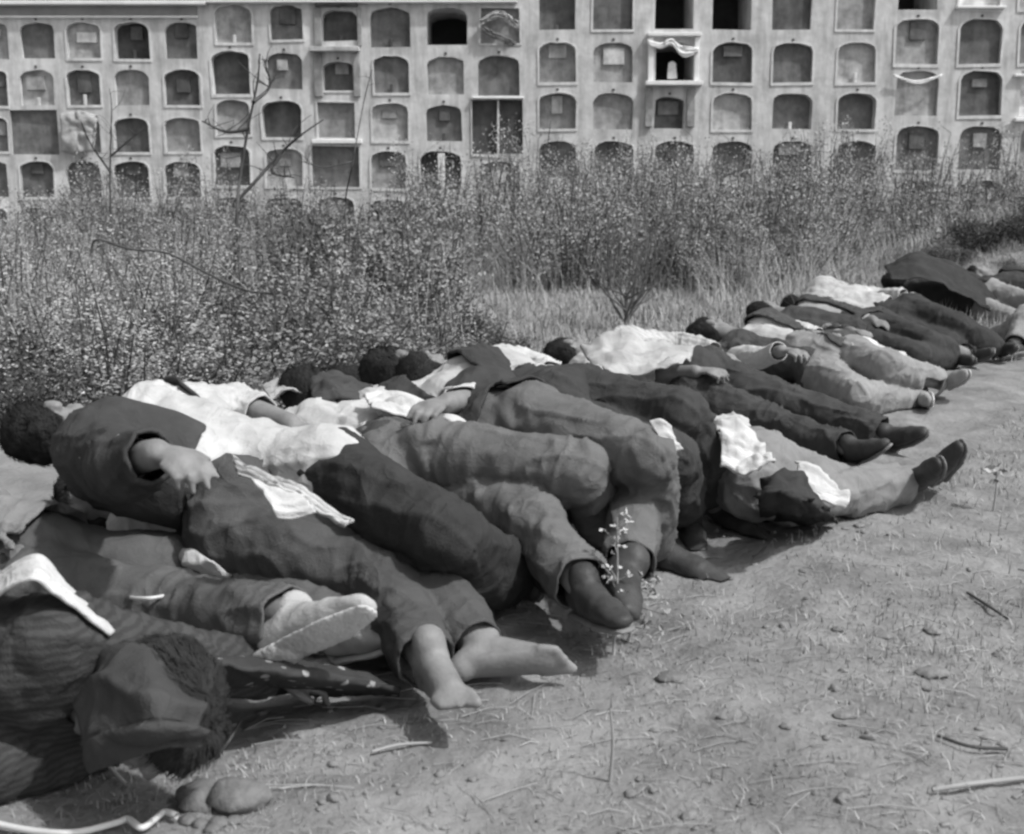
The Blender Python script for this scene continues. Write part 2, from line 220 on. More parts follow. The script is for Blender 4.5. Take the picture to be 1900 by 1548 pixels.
def wall_block(name, label, x0p, x1p, Y, niches, depth=2.2, ztop=-190):
    A, B = pd(x0p, 500, Y)[0], pd(x1p, 500, Y)[0]; z0 = -.15; z1 = pd(900, ztop, Y)[2]
    polys = []
    root = tag(empty(name, ((A + B) / 2, Y, 0)), label, 'wall', 'niche walls of the cemetery'); ox, oy = (A + B) / 2, Y
    for (u0, u1, v0, v1, g, kind) in niches:
        a, b_ = pd(u0, v1, Y), pd(u1, v0, Y)
        polys.append((niche_outline(a[0] - ox, b_[0] - ox, a[2], b_[2], kind[0] != 'r'), g, kind))
    vs = [Vector((A - ox, z0)), Vector((B - ox, z0)), Vector((B - ox, z1)), Vector((A - ox, z1))]; ed = [(0, 1), (1, 2), (2, 3), (3, 0)]
    for P, g, k in polys:
        s = len(vs); vs += [Vector(q) for q in P]; ed += [(s + i, s + (i + 1) % len(P)) for i in range(len(P))]
    ov, oe, of, *_ = geometry.delaunay_2d_cdt(vs, ed, [], 1, 1e-5)
    def inside(x, z, P):
        c = False; n = len(P)
        for i in range(n):
            (xa, za), (xb, zb) = P[i], P[i - 1]
            if (za > z) != (zb > z) and x < (xb - xa) * (z - za) / (zb - za) + xa: c = not c
        return c
    VV = [(v.x, 0, v.y) for v in ov]; FF = []
    for f in of:
        cx = sum(ov[i].x for i in f) / len(f); cz = sum(ov[i].y for i in f) / len(f)
        if any(inside(cx, cz, P) for P, _, _ in polys): continue
        FF.append(tuple(f))
    for P, g, k in polys:                                   # reveals
        dp = 1.3 if k[0] in 'oR' or 'o' in k else (.09 if 'd' not in k else .2)
        s = len(VV); n = len(P); VV += [(x, 0, z) for x, z in P] + [(x, dp, z) for x, z in P]
        FF += [(s + i, s + (i + 1) % n, s + n + (i + 1) % n, s + n + i) for i in range(n)]
    s = len(VV); bx, bf = boxm((A - ox, 0, z0), (B - ox, depth, z1)); VV += bx; FF += [tuple(s + i for i in f) for f in bf if f != (0, 1, 5, 4)]
    me = bpy.data.meshes.new(name); me.from_pydata(VV, [], FF); me.update(); link('wall_face', me, m_plaster, root)
    for P, g, k in polys:
        op = 'o' in k; dp = 1.28 if op else (.085 if 'd' not in k else .195)
        me = bpy.data.meshes.new('niche_slab'); n = len(P)
        cx = sum(q[0] for q in P) / n; cz = sum(q[1] for q in P) / n
        Q = [(cx + (x - cx) * 1.0, cz + (z - cz) * 1.0) for x, z in P]
        tl = 0 if op else random.uniform(-.02, .02)
        me.from_pydata([(x, dp + tl * (x - cx) / .3, z) for x, z in Q] + [(x, dp + .05, z) for x, z in Q], [], [tuple(range(n))] + [tuple(range(2 * n - 1, n - 1, -1))] + [(i, i + n, (i + 1) % n + n, (i + 1) % n) for i in range(n)])
        if not op and random.random() < .65:  # added pale ring imitating the sunlit edge of the niche
            Pn = [(cx + (x - cx) * 1.10, cz + (z - cz) * 1.10) for x, z in P]; mf = bpy.data.meshes.new('sunlit_rim')
            mf.from_pydata([(x, -.016, z) for x, z in P] + [(x, -.016, z) for x, z in Pn] + [(x, .02, z) for x, z in Pn] + [(x, .02, z) for x, z in P], [], [(i + n * q, (i + 1) % n + n * q, (i + 1) % n + n * ((q + 1) % 4), i + n * ((q + 1) % 4)) for q in range(4) for i in range(n)])
            mf.update(); link('sunlit_rim', mf, m_sunlit_rim, root)
        if not op and random.random() < .5 and k[0] == 'a':
            pw_, ph_ = random.uniform(.09, .2), random.uniform(.07, .16); zc = cz + random.uniform(-.1, .04); xc = cx + random.uniform(-.05, .05)
            box('plaque', (xc - pw_, dp - .045, zc - ph_), (xc + pw_, dp + .01, zc + ph_), m_slab(min(.42, max(.05, g * random.choice((.6, .75, 1.4, 1.7))))), root, bev=.01)
        if not op and random.random() < .22: box('vase', (cx - .03, dp - .07, min(q[1] for q in P) + .004), (cx + .03, dp - .03, min(q[1] for q in P) + random.uniform(.1, .2)), m_slab(random.choice((.08, .4))), root, bev=.012)
        me.update(); link('niche_back' if op else 'niche_slab', me, m_void if op else m_slab(g), root)
        if not op and random.random() < .8 and k[0] == 'a':   # number tile above the arch
            zt = max(q[1] for q in P)
            bx = box('number_tile', (cx - .022, -.012, zt + .035), (cx + .022, .01, zt + .075), m_slab(.08), root, bev=0)
    return root, ox

Y_L = Y_M = Y_R = Y_F = 22.0
L = []
for x0, x1, shades in ((-30, 12, (.2, .16, .14, .13, .12)), (41, 98, (.13, .27, .12, .12, .1)), (127, 184, (.25, .13, .2, .12, .1)), (215, 275, (.06, .19, .13, .1, .1)), (308, 370, (.11, .09, .19, .11, .1))):
    for r, (v0, v1) in enumerate(((42, 109), (130, 196), (218, 282), (300, 366), (386, 452))):
        if r == 2 and x0 == 41: L.append((22, 105, 205, 286, .14, 'r')); continue
        L.append((x0, x1, v0, v1, shades[r], 'ad' if (x0 == 215 and r == 0) else 'a'))
wl, oxl = wall_block('niche_wall', 'white plastered wall of arched burial niches under a grey frieze, at the left end', -700, 384, Y_L, L)
M_ = [(401, 466, 10, 80, .26, 'a'), (502, 561, 10, 74, .15, 'a'), (598, 662, 18, 76, .09, 'ad'), (688, 761, 14, 88, .13, 'a'), (792, 866, 14, 84, .05, 'ao'), (892, 964, 16, 82, .2, 'r'),
      (395, 462, 95, 174, .1, 'ad'), (497, 560, 98, 165, .16, 'a'), (600, 655, 114, 168, .12, 'ad'), (694, 758, 104, 172, .16, 'a'), (794, 861, 105, 176, .22, 'a'), (888, 964, 103, 178, .12, 'a'),
      (402, 463, 186, 250, .21, 'a'), (488, 558, 187, 256, .11, 'ad'), (590, 657, 190, 256, .18, 'r'), (692, 756, 192, 262, .26, 'a'), (791, 857, 195, 262, .13, 'a'), (877, 922, 185, 286, .07, 'r'), (926, 970, 185, 286, .065, 'r'),
      (400, 462, 270, 345, .11, 'a'), (495, 560, 276, 345, .3, 'a'), (580, 666, 272, 348, .15, 'r'), (689, 753, 281, 350, .19, 'a'), (780, 855, 280, 352, .09, 'ad'), (888, 964, 300, 366, .2, 'a'),
      (400, 462, 366, 430, .11, 'a'), (495, 560, 366, 430, .11, 'a'), (590, 657, 366, 430, .11, 'a'), (689, 753, 370, 436, .15, 'a'), (790, 857, 372, 438, .12, 'a'), (888, 964, 384, 446, .12, 'a')]
wm, oxm = wall_block('niche_wall', 'white niche wall with the wide dark double panel and framed arches, centre left', 384, 980, Y_M, M_)
R_ = []
for x0, x1, sh in ((1000, 1069, (.1, .23, .21, .14, .12)), (1101, 1175, (.12, .22, .21, .13, .1)), (1215, 1288, (.04, .05, .13, .12, .1)), (1322, 1396, (.04, .1, .26, .12, .1)), (1432, 1508, (.1, .14, .17, .13, .1)), (1552, 1626, (.19, .25, .15, .13, .1))):
    for r, (v0, v1) in enumerate(((-40, 55), (79, 153), (173, 240), (262, 330), (352, 420))):
        k = 'r' if r == 0 else 'a'
        if r == 0 and x0 in (1215, 1322): k = 'ro'
        if r == 1 and x0 == 1215: k = 'ao'
        if r == 2 and x0 == 1215: R_.append((1214, 1270, 180, 238, .12, 'ad')); continue
        R_.append((x0, x1, v0, v1, sh[r], k + ('d' if random.random() < .3 else '')))
wr, oxr = wall_block('niche_wall', 'white niche wall with two open black niches in its top row, centre right', 980, 1640, Y_R, R_)
F_ = []
for x0, x1, sh in ((1660, 1743, (.04, .2, .24, .16, .12)), (1778, 1861, (.5, .12, .1, .14, .12)), (1890, 1975, (.3, .15, .45, .2, .2)), (2010, 2095, (.3, .15, .2, .2, .2))):
    for r, (v0, v1) in enumerate(((-70, 18), (35, 119), (131, 215), (234, 315), (335, 410))):
        F_.append((x0, x1, v0, v1, sh[r], ('ro' if x0 == 1660 else 'r') if r == 0 else ('r' if x0 == 1890 and r == 2 else 'a')))
wf, oxf = wall_block('niche_wall', 'white niche wall of larger arches with a hanging swag, at the right end', 1640, 2900, Y_F, F_)
def wbox(root, ox, Y, name, u0, u1, v0, v1, out, mat, bev=.01, inn=.02):
    a, b_ = pd(u0, v1, Y), pd(u1, v0, Y); return box(name, (a[0] - ox, -out, a[2]), (b_[0] - ox, inn, b_[2]), mat, root, bev)
wbox(wl, oxl, Y_L, 'frieze_band', -700, 366, 13, 29, .03, m_band); wbox(wl, oxl, Y_L, 'cornice', -700, 384, 4, 11, .16, m_lime); wbox(wl, oxl, Y_L, 'moulding', -700, 368, 30, 34, .06, m_lime)
wbox(wl, oxl, Y_L, 'coping', -700, 384, -60, 3, .1, m_band)
wbox(wm, oxm, Y_M, 'cornice', 384, 960, 3, 7, .14, m_lime); wbox(wm, oxm, Y_M, 'coping', 384, 960, -60, 2, .1, m_band)
wbox(wm, oxm, Y_M, 'ledge', 576, 668, 88, 97, .16, m_slab(.3)); wbox(wm, oxm, Y_M, 'hood', 586, 664, 7, 13, .12, m_slab(.08))
for u0, u1, v0, v1 in ((584, 596, 15, 86), (664, 670, 15, 86), (584, 598, 100, 180), (657, 668, 100, 180)): wbox(wm, oxm, Y_M, 'surround', u0, u1, v0, v1, .05, m_slab(.2))
wbox(wm, oxm, Y_M, 'ledge', 580, 672, 259, 267, .1, m_lime); wbox(wm, oxm, Y_M, 'ledge', 876, 972, 180, 184, .08, m_lime)
wbox(wm, oxm, Y_M, 'memorial_post', 813, 825, 285, 350, .03, m_lime)
wbox(wr, oxr, Y_R, 'ledge', 1196, 1302, 152, 160, .2, m_lime); wbox(wr, oxr, Y_R, 'hood', 1200, 1300, 62, 69, .14, m_lime)
for u in (1201, 1286): wbox(wr, oxr, Y_R, 'column', u, u + 11, 70, 151, .1, m_lime)
wbox(wr, oxr, Y_R, 'surround', 1196, 1211, 164, 236, .06, m_slab(.2)); wbox(wr, oxr, Y_R, 'surround', 1273, 1290, 164, 236, .06, m_slab(.2)); 
wbox(wf, oxf, Y_F, 'hood', 1772, 1864, 12, 17, .1, m_lime); wbox(wf, oxf, Y_F, 'ledge', 1880, 1985, 219, 226, .1, m_lime); wbox(wf, oxf, Y_F, 'moulding', 1880, 1985, 138, 143, .08, m_lime)

# ------------------------------------------------------------------ soft-surface helpers
_us = []
for i in range(9):
    _us.append(-math.pi / 2 + math.pi * i / 8)
def rcone(p0, p1, r0, r1, fl=1.0, nrm=None, n=14):
    """closed tapered capsule; fl flattens it along nrm"""
    p0 = np.asarray(p0, float); p1 = np.asarray(p1, float); d = p1 - p0; Ld = np.linalg.norm(d)
    a = d / Ld if Ld > 1e-6 else np.array([0, 0, 1.])
    if nrm is None: nrm = np.array([0, 0, 1.]) if abs(a[2]) < .9 else np.array([1., 0, 0])
    nrm = nrm - a * (nrm @ a); nrm = nrm / np.linalg.norm(nrm); s = np.cross(nrm, a)
    V = [p0 - a * r0]
    rings = []
    for (c, r, ph) in [(p0, r0, -60), (p0, r0, -30), (p0, r0, 0), (p1, r1, 0), (p1, r1, 30), (p1, r1, 60)]:
        ph = math.radians(ph); cc = c + a * r * math.sin(ph); rr = r * math.cos(ph)
        rings.append(len(V))
        for k in range(n):
            t = 2 * math.pi * k / n; V.append(cc + rr * (math.cos(t) * s + math.sin(t) * fl * nrm))
    V.append(p1 + a * r1); F = []
    for k in range(n): F.append((0, rings[0] + (k + 1) % n, rings[0] + k))
    for q in range(5):
        for k in range(n):
            k2 = (k + 1) % n; A, B = rings[q], rings[q + 1]; F.append((A + k, A + k2, B + k2)); F.append((A + k, B + k2, B + k))
    e = len(V) - 1
    for k in range(n): F.append((rings[-1] + k, rings[-1] + (k + 1) % n, e))
    return np.array(V), np.array(F)
def ell(c, ax3, r3):
    """ellipsoid with the axes ax3 and the radii r3"""
    V, F = rcone((0, 0, 0), (0, 0, 1e-7), 1, 1, n=18); V = np.array(V)
    M = np.array(ax3).T * np.array(r3); return V @ M.T + np.asarray(c), F
_jobs = []
def soft(prims, voxel, it=4):
    Vs, Fs, o = [], [], 0
    for V, F in prims: Vs.append(V); Fs.append(F + o); o += len(V)
    ob = bpy.data.objects.new('tmp', mesh_np('tmp', np.concatenate(Vs), np.concatenate(Fs))); C.objects.link(ob)
    r = ob.modifiers.new('r', 'REMESH'); r.mode = 'VOXEL'; r.voxel_size = voxel; r.adaptivity = 0
    s = ob.modifiers.new('s', 'SMOOTH'); s.factor = .5; s.iterations = it
    return ob
def bake(obs):
    dg = bpy.context.evaluated_depsgraph_get(); dg.update(); out = []
    for ob in obs:
        e = ob.evaluated_get(dg); me = e.to_mesh()
        V = np.empty(len(me.vertices) * 3, np.float32); me.vertices.foreach_get('co', V)
        N = np.empty(len(me.vertices) * 3, np.float32); me.vertices.foreach_get('normal', N)
        n = len(me.polygons); cnt = np.empty(n, np.int32); me.polygons.foreach_get('loop_total', cnt)
        li = np.empty(len(me.loops), np.int32); me.loops.foreach_get('vertex_index', li)
        assert (cnt == 4).all()
        out.append((V.reshape(-1, 3).astype(float), N.reshape(-1, 3).astype(float), li.reshape(-1, 4))); e.to_mesh_clear()
    for ob in obs: 
        m = ob.data; bpy.data.objects.remove(ob); bpy.data.meshes.remove(m)
    return out
def bone_params(V, bones):
    best = np.full(len(V), 1e9); t = np.zeros(len(V)); Ls = np.zeros(len(V)); th = np.zeros(len(V)); idx = np.zeros(len(V), int)
    for i, (a, b_, r) in enumerate(bones):
        d = b_ - a; L = np.linalg.norm(d); u = d / L; q = V - a; tt = np.clip(q @ u, 0, L); rad = q - tt[:, None] * u; ds = np.linalg.norm(rad, axis=1) / r
        e1 = np.cross(u, [0.3, .2, .93]); e1 /= np.linalg.norm(e1); e2 = np.cross(u, e1); an = np.arctan2(rad @ e2, rad @ e1)
        k = ds < best; best[k] = ds[k]; t[k] = tt[k]; Ls[k] = L; th[k] = an[k]; idx[k] = i
    return t, Ls, th, idx
def wrinkle(V, N, bones, amp, seed):
    t, L, th, idx = bone_params(V, bones)
    end = np.minimum(t, L - t); nearj = np.exp(-(end / .11) ** 2)
    wv = noise(V * 9, seed) * .8 + noise(V * 4, seed + 1)
    ph = t * 62 + 1.5 * np.sin(th * 1.0 + seed + idx) + 2.4 * wv
    ring = 1 - np.abs(np.sin(ph)); ring = ring ** 2.6 - .25
    lon = 1 - np.abs(np.sin(th * 2.2 + t * 9 + 2.2 * noise(np.stack([t * 7, np.cos(th) * 1.6, np.sin(th) * 1.6 + idx * 9], 1), seed + 2))); lon = lon ** 3 - .25
    d = amp * (ring * (.25 + 1.0 * nearj) * (.55 + .45 * noise(V * 6, seed + 5)) * .75 + lon * .75 + .9 * noise(V * 7, seed + 3) + .5 * (1 - 2 * np.abs(noise(V * 13, seed + 4))) + .25 * noise(V * 31, seed + 6)) 
    return V + N * d[:, None]
def rest(V, gap=.004):
    z = terrain(V[:, 0], V[:, 1]) + gap; V[:, 2] = np.maximum(V[:, 2], z); return V
def unit(v): v = np.asarray(v, float); return v / np.linalg.norm(v)
# ------------------------------------------------------------------ people
GM = {}
def cloth_mat(g, hi=None, **k):
    key = (g, hi, str(k))
    if key not in GM: GM[key] = material('cloth_%d' % len(GM), g * .82, (hi or g * 1.2), scale=7, bump=.35, bscale=260, rough=.95, spec=.08, crease=.34, **k)
    return GM[key]
m_skin = material('skin', .15, .23, scale=14, bump=.15, bscale=120, rough=.6, spec=.3)
m_hair = material('dark_hair', .022, .04, scale=30, bump=.6, bscale=90, rough=.95, spec=.05)
m_shoe = material('black_leather', .035, .06, scale=12, bump=.3, bscale=50, rough=.55)
m_sole = material('shoe_sole', .16, .22, scale=12, bump=.3, bscale=40, rough=.9)
m_rope = material('rope_sole', .42, .55, scale=20, bump=.6, bscale=90, rough=.95)

def hand_prims(wr, ha, up, side):
    a = unit(ha - wr); n = unit(up - a * (up @ a)); s = np.cross(a, n) * side
    P = [rcone(wr, ha - a * .01, .022, .030, .5, n)]
    kn = ha + a * .012
    for i, (o, ln) in enumerate(((-.030, .066), (-.010, .076), (.011, .072), (.031, .056))):
        b0 = kn + s * o - a * abs(o) * .25; c = .38 + .1 * i; a_ = unit(a + s * o * 5)
        b1 = b0 + (a_ * math.cos(c) - n * math.sin(c)) * ln * .52; b2 = b1 + (a_ * math.cos(2.6 * c) - n * math.sin(2.6 * c)) * ln * .48
        P += [rcone(b0 - a * .02, b1, .0098, .0088, n=8), rcone(b1, b2, .0088, .0074, n=8)]
    t0 = wr + a * .025 - s * .022; t1 = t0 + (a * .7 - s * .7 - n * .25) * .042; t2 = t1 + (a * .92 - s * .2 - n * .3) * .032
    P += [rcone(t0, t1, .0155, .0115, n=8), rcone(t1, t2, .0115, .009, n=8)]
    return P
def foot_axes(kn, an, to):
    a = unit(to - an); up = kn - an; up = unit(up - a * (up @ a)); return a, up, np.cross(a, up)
def foot_prims(kn, an, to):
    a, up, s = foot_axes(kn, an, to)
    heel = an - a * .045 - up * .045; ball = an + a * .125 - up * .045
    P = [rcone(an, heel, .036, .032), rcone(an, ball - a * .02 + up * .01, .036, .032), rcone(heel, ball, .03, .038, .6, up), rcone(an + up * .04, an, .036, .036)]
    for i in range(5):
        o = -.03 + .0155 * i; tl = .062 - .007 * i; b0 = ball + s * o
        P.append(rcone(b0, b0 + a * tl - up * .004, .014 if i else .016, .0095 if i else .0125, n=8))
    return P
def shoe_prims(kn, an, to):
    a, up, s = foot_axes(kn, an, to)
    heel = an - a * .05 - up * .05; ball = an + a * .125 - up * .05; tip = an + a * .195 - up * .052
    return [rcone(heel + up * .012, ball + up * .012, .036, .041, .8, up), rcone(ball + up * .012, tip + up * .006, .041, .030, .62, up), rcone(an - up * .015, heel + up * .02, .041, .037), rcone(an - up * .012, ball - a * .02 + up * .010, .040, .036),
            rcone(an + up * .02, an - up * .01, .040, .041)]
def sole_prims(kn, an, to):
    a, up, s = foot_axes(kn, an, to)
    heel = an - a * .052 - up * .071; ball = an + a * .125 - up * .071; tip = an + a * .2 - up * .066
    return [rcone(heel, ball, .037, .043, .22, up), rcone(ball, tip, .043, .031, .24, up), rcone(heel - up * .008, heel + a * .03 - up * .008, .036, .036, .35, up)]

def person(key, label, garments, feet='shoes', face=None, hair=.0, hairmat=None, near=True, shoe=.3, big=1.0):
    j = BODIES[key]; seed = int(key[1:]) * 13
    rootp = np.array([j['pelvis'][0], j['pelvis'][1], 0.0]); rootp[2] = float(terrain(rootp[0], rootp[1])[0])
    root = tag(empty('person', tuple(rootp)), label, 'person', 'people lying in a row on the ground')
    vb, vc = (.0068, .0092) if near else (.012, .016)
    spine = unit(j['neck'] - j['pelvis']); lat = unit(j['shb'] - j['sha']); front = np.cross(lat, spine)
    if front[2] < 0: front = -front
    front = unit(front); lat = unit(lat - spine * (lat @ spine))
    hu = unit(j['head'] - j['neck']); fd = np.array(face if face is not None else (0, 0, 1.)); fd = unit(fd - hu * (fd @ hu)); hs = np.cross(hu, fd); hc = j['head']
    ins = lambda s: j['sh' + s] * .62 + j['neck'] * .38 - spine * .05
    waist = j['pelvis'] * .72 + j['neck'] * .28; chest = j['pelvis'] * .25 + j['neck'] * .75 - spine * .02
    def torso(e, lo=.0, sh=True):
        P = [rcone(chest, waist, .108 + e, .10 + e, .92, front), rcone(waist, j['pelvis'], .10 + e, .112 + e, .95, front)]
        for s in 'ab':
            P.append(rcone(ins(s), waist * .6 + j['hip' + s] * .4, .098 + e, .088 + e, .9, front)); P.append(rcone(waist * .5 + j['hip' + s] * .5, j['hip' + s], .09 + e, .1 + e))
            if sh: P.append(rcone(j['neck'] - spine * .04, j['sh' + s], .06 + e, .06 + e))
        return P
    def legs(e, upto=1.0):
        P = []
        for s in 'ab':
            h, k, a = j['hip' + s], j['kn' + s], j['an' + s]; P.append(rcone(h, k, .086 + e, .06 + e * .9))
            a2 = k + (a - k) * upto; P.append(rcone(k, a2, .057 + e * .95, (.04 if upto > .9 else .05) + e * 1.15))
            if e < .01: P.append(rcone(k + (a - k) * .15, k + (a - k) * .45, .054, .05))
        return P
    def arms(e, upto=1.0, sides='ab', cuff=1.1):
        P = []
        for s in sides:
            sh, el, wr = j['sh' + s], j['el' + s], j['wr' + s]; P.append(rcone(sh, el, .054 + e, .043 + e))
            P.append(rcone(el, el + (wr - el) * upto, .042 + e, .031 + e * cuff))
        return P
    body = torso(0) + legs(0) + arms(0)
    body += [rcone(j['neck'] - spine * .03, hc - hu * .04, .058, .052), ell(hc + hu * .02 - fd * .012, (hs, fd, hu), (.074, .093, .098)), ell(hc - hu * .035 + fd * .03, (hs, fd, hu), (.058, .062, .075)),
             rcone(hc - hu * .03 + fd * .05, hc - hu * .092 + fd * .066, .04, .022), rcone(hc + hu * .022 + fd * .082, hc - hu * .022 + fd * .104, .009, .0145, n=8),
             rcone(hc + hu * .03 + fd * .078 - hs * .042, hc + hu * .03 + fd * .078 + hs * .042, .014, .014, n=8), rcone(hc - hu * .05 + fd * .084 - hs * .02, hc - hu * .05 + fd * .084 + hs * .02, .010, .010, n=8),
             rcone(hc - hu * .063 + fd * .082 - hs * .016, hc - hu * .063 + fd * .082 + hs * .016, .0095, .0095, n=8)]
    for q in (-1, 1):
        body.append(ell(hc + hs * q * .076 - fd * .005 - hu * .005, (hs, fd, hu), (.012, .022, .034))); body.append(ell(hc + hs * q * .033 + fd * .072 + hu * .004, (hs, fd, hu), (.017, .014, .012)))
        body.append(ell(hc + hs * q * .044 + fd * .055 - hu * .022, (hs, fd, hu), (.024, .025, .022)))
    for q, s in ((1, 'a'), (-1, 'b')): body += hand_prims(j['wr' + s], j['ha' + s], unit(np.array([0, -.25, 1.])), q)
    for s in 'ab': body += foot_prims(j['kn' + s], j['an' + s], j['to' + s]) if feet == 'bare' else [rcone(j['an' + s], j['an' + s] + (lambda A: A[0] * .10 - A[1] * .05)(foot_axes(j['kn' + s], j['an' + s], j['to' + s])), .032, .024)]
    jobs = [soft(body, vb, 2)]; spec = [('body', m_skin, None, 0)]
    hr = [ell(hc + hu * .04 - fd * .03, (hs, fd, hu), (.085, .095, .092)), ell(hc + hu * .075 + fd * .02, (hs, fd, hu), (.07, .075, .05)), ell(hc - hu * .015 - fd * .055, (hs, fd, hu), (.076, .06, .075))]
    if hair > 0: hr = [(V + (V - hc) * hair, F) for V, F in hr]
    jobs.append(soft(hr, .009 if near else .014, 3)); spec.append(('hair', hairmat or m_hair, None, .007))
    torso_b = [(j['neck'], j['pelvis'], .14)]; leg_b = [(j['hip' + s], j['kn' + s], .1) for s in 'ab'] + [(j['kn' + s], j['an' + s], .08) for s in 'ab']
    arm_b = [(j['sh' + s], j['el' + s], .07) for s in 'ab'] + [(j['el' + s], j['wr' + s], .06) for s in 'ab']
    for g in garments:
        k = g['kind']; m = g['mat']; am = g.get('amp', .011)
        if k == 'trousers':
            e = g.get('e', .022); P = legs(e, g.get('upto', 1.0)) + [rcone(j['hipa'], j['hipb'], .112 + e * .6, .112 + e * .6)] + ([rcone(j['pelvis'], waist, .118 + e * .5, .113 + e * .5)] if g.get('waist', True) else [])
            jobs.append(soft(P, vc)); spec.append(('trousers', m, leg_b + [(j['pelvis'], waist, .15)], am, 1))
        elif k == 'belt':
            P = [rcone(waist * .88 + j['pelvis'] * .12, waist * .98 + j['pelvis'] * .02, .136, .134, 1, front)]; jobs.append(soft(P, vc * .8)); spec.append(('belt', m, None, .004))
        elif k in ('shirt', 'sweater'):
            e = g.get('e', .02); cv = g.get('cover', ''); jobs.append(soft(torso(e) + arms(e, min(1, g.get('sleeve', .92) + .1), [s for s in 'ab' if s not in cv]) + (arms(.008, .8, cv) if cv else []), vc)); spec.append((k, m, torso_b + arm_b, am, g.get('tuck', -9), g.get('sleeve', .92)))
        elif k in ('vest', 'jacket'):
            e = g.get('e', .036); P = torso(e) + (arms(e * .6, 1.0, g.get('sides', 'ab'), .45) if k == 'jacket' else []); jobs.append(soft(P, vc)); spec.append((k, m, torso_b + arm_b, am, g.get('open', .05), g.get('shift', 0), g.get('hem', -.02), .9))
    nj = len(jobs)
    if feet in ('shoes', 'espadrilles'):
        for s in 'ab':
            bg_ = lambda P, c: [((V - c) * big + c, F) for V, F in P]; jobs.append(soft(bg_(shoe_prims(j['kn' + s], j['an' + s], j['to' + s]), j['an' + s]), .009 if near else .013, 3)); jobs.append(soft(bg_(sole_prims(j['kn' + s], j['an' + s], j['to' + s]), j['an' + s]), .007 if near else .011, 2))
    _jobs.append((root, rootp, jobs, spec, nj, feet if feet != 'espadrilles' else ('espadrilles', shoe), seed, j, front, lat, spine))
    return root
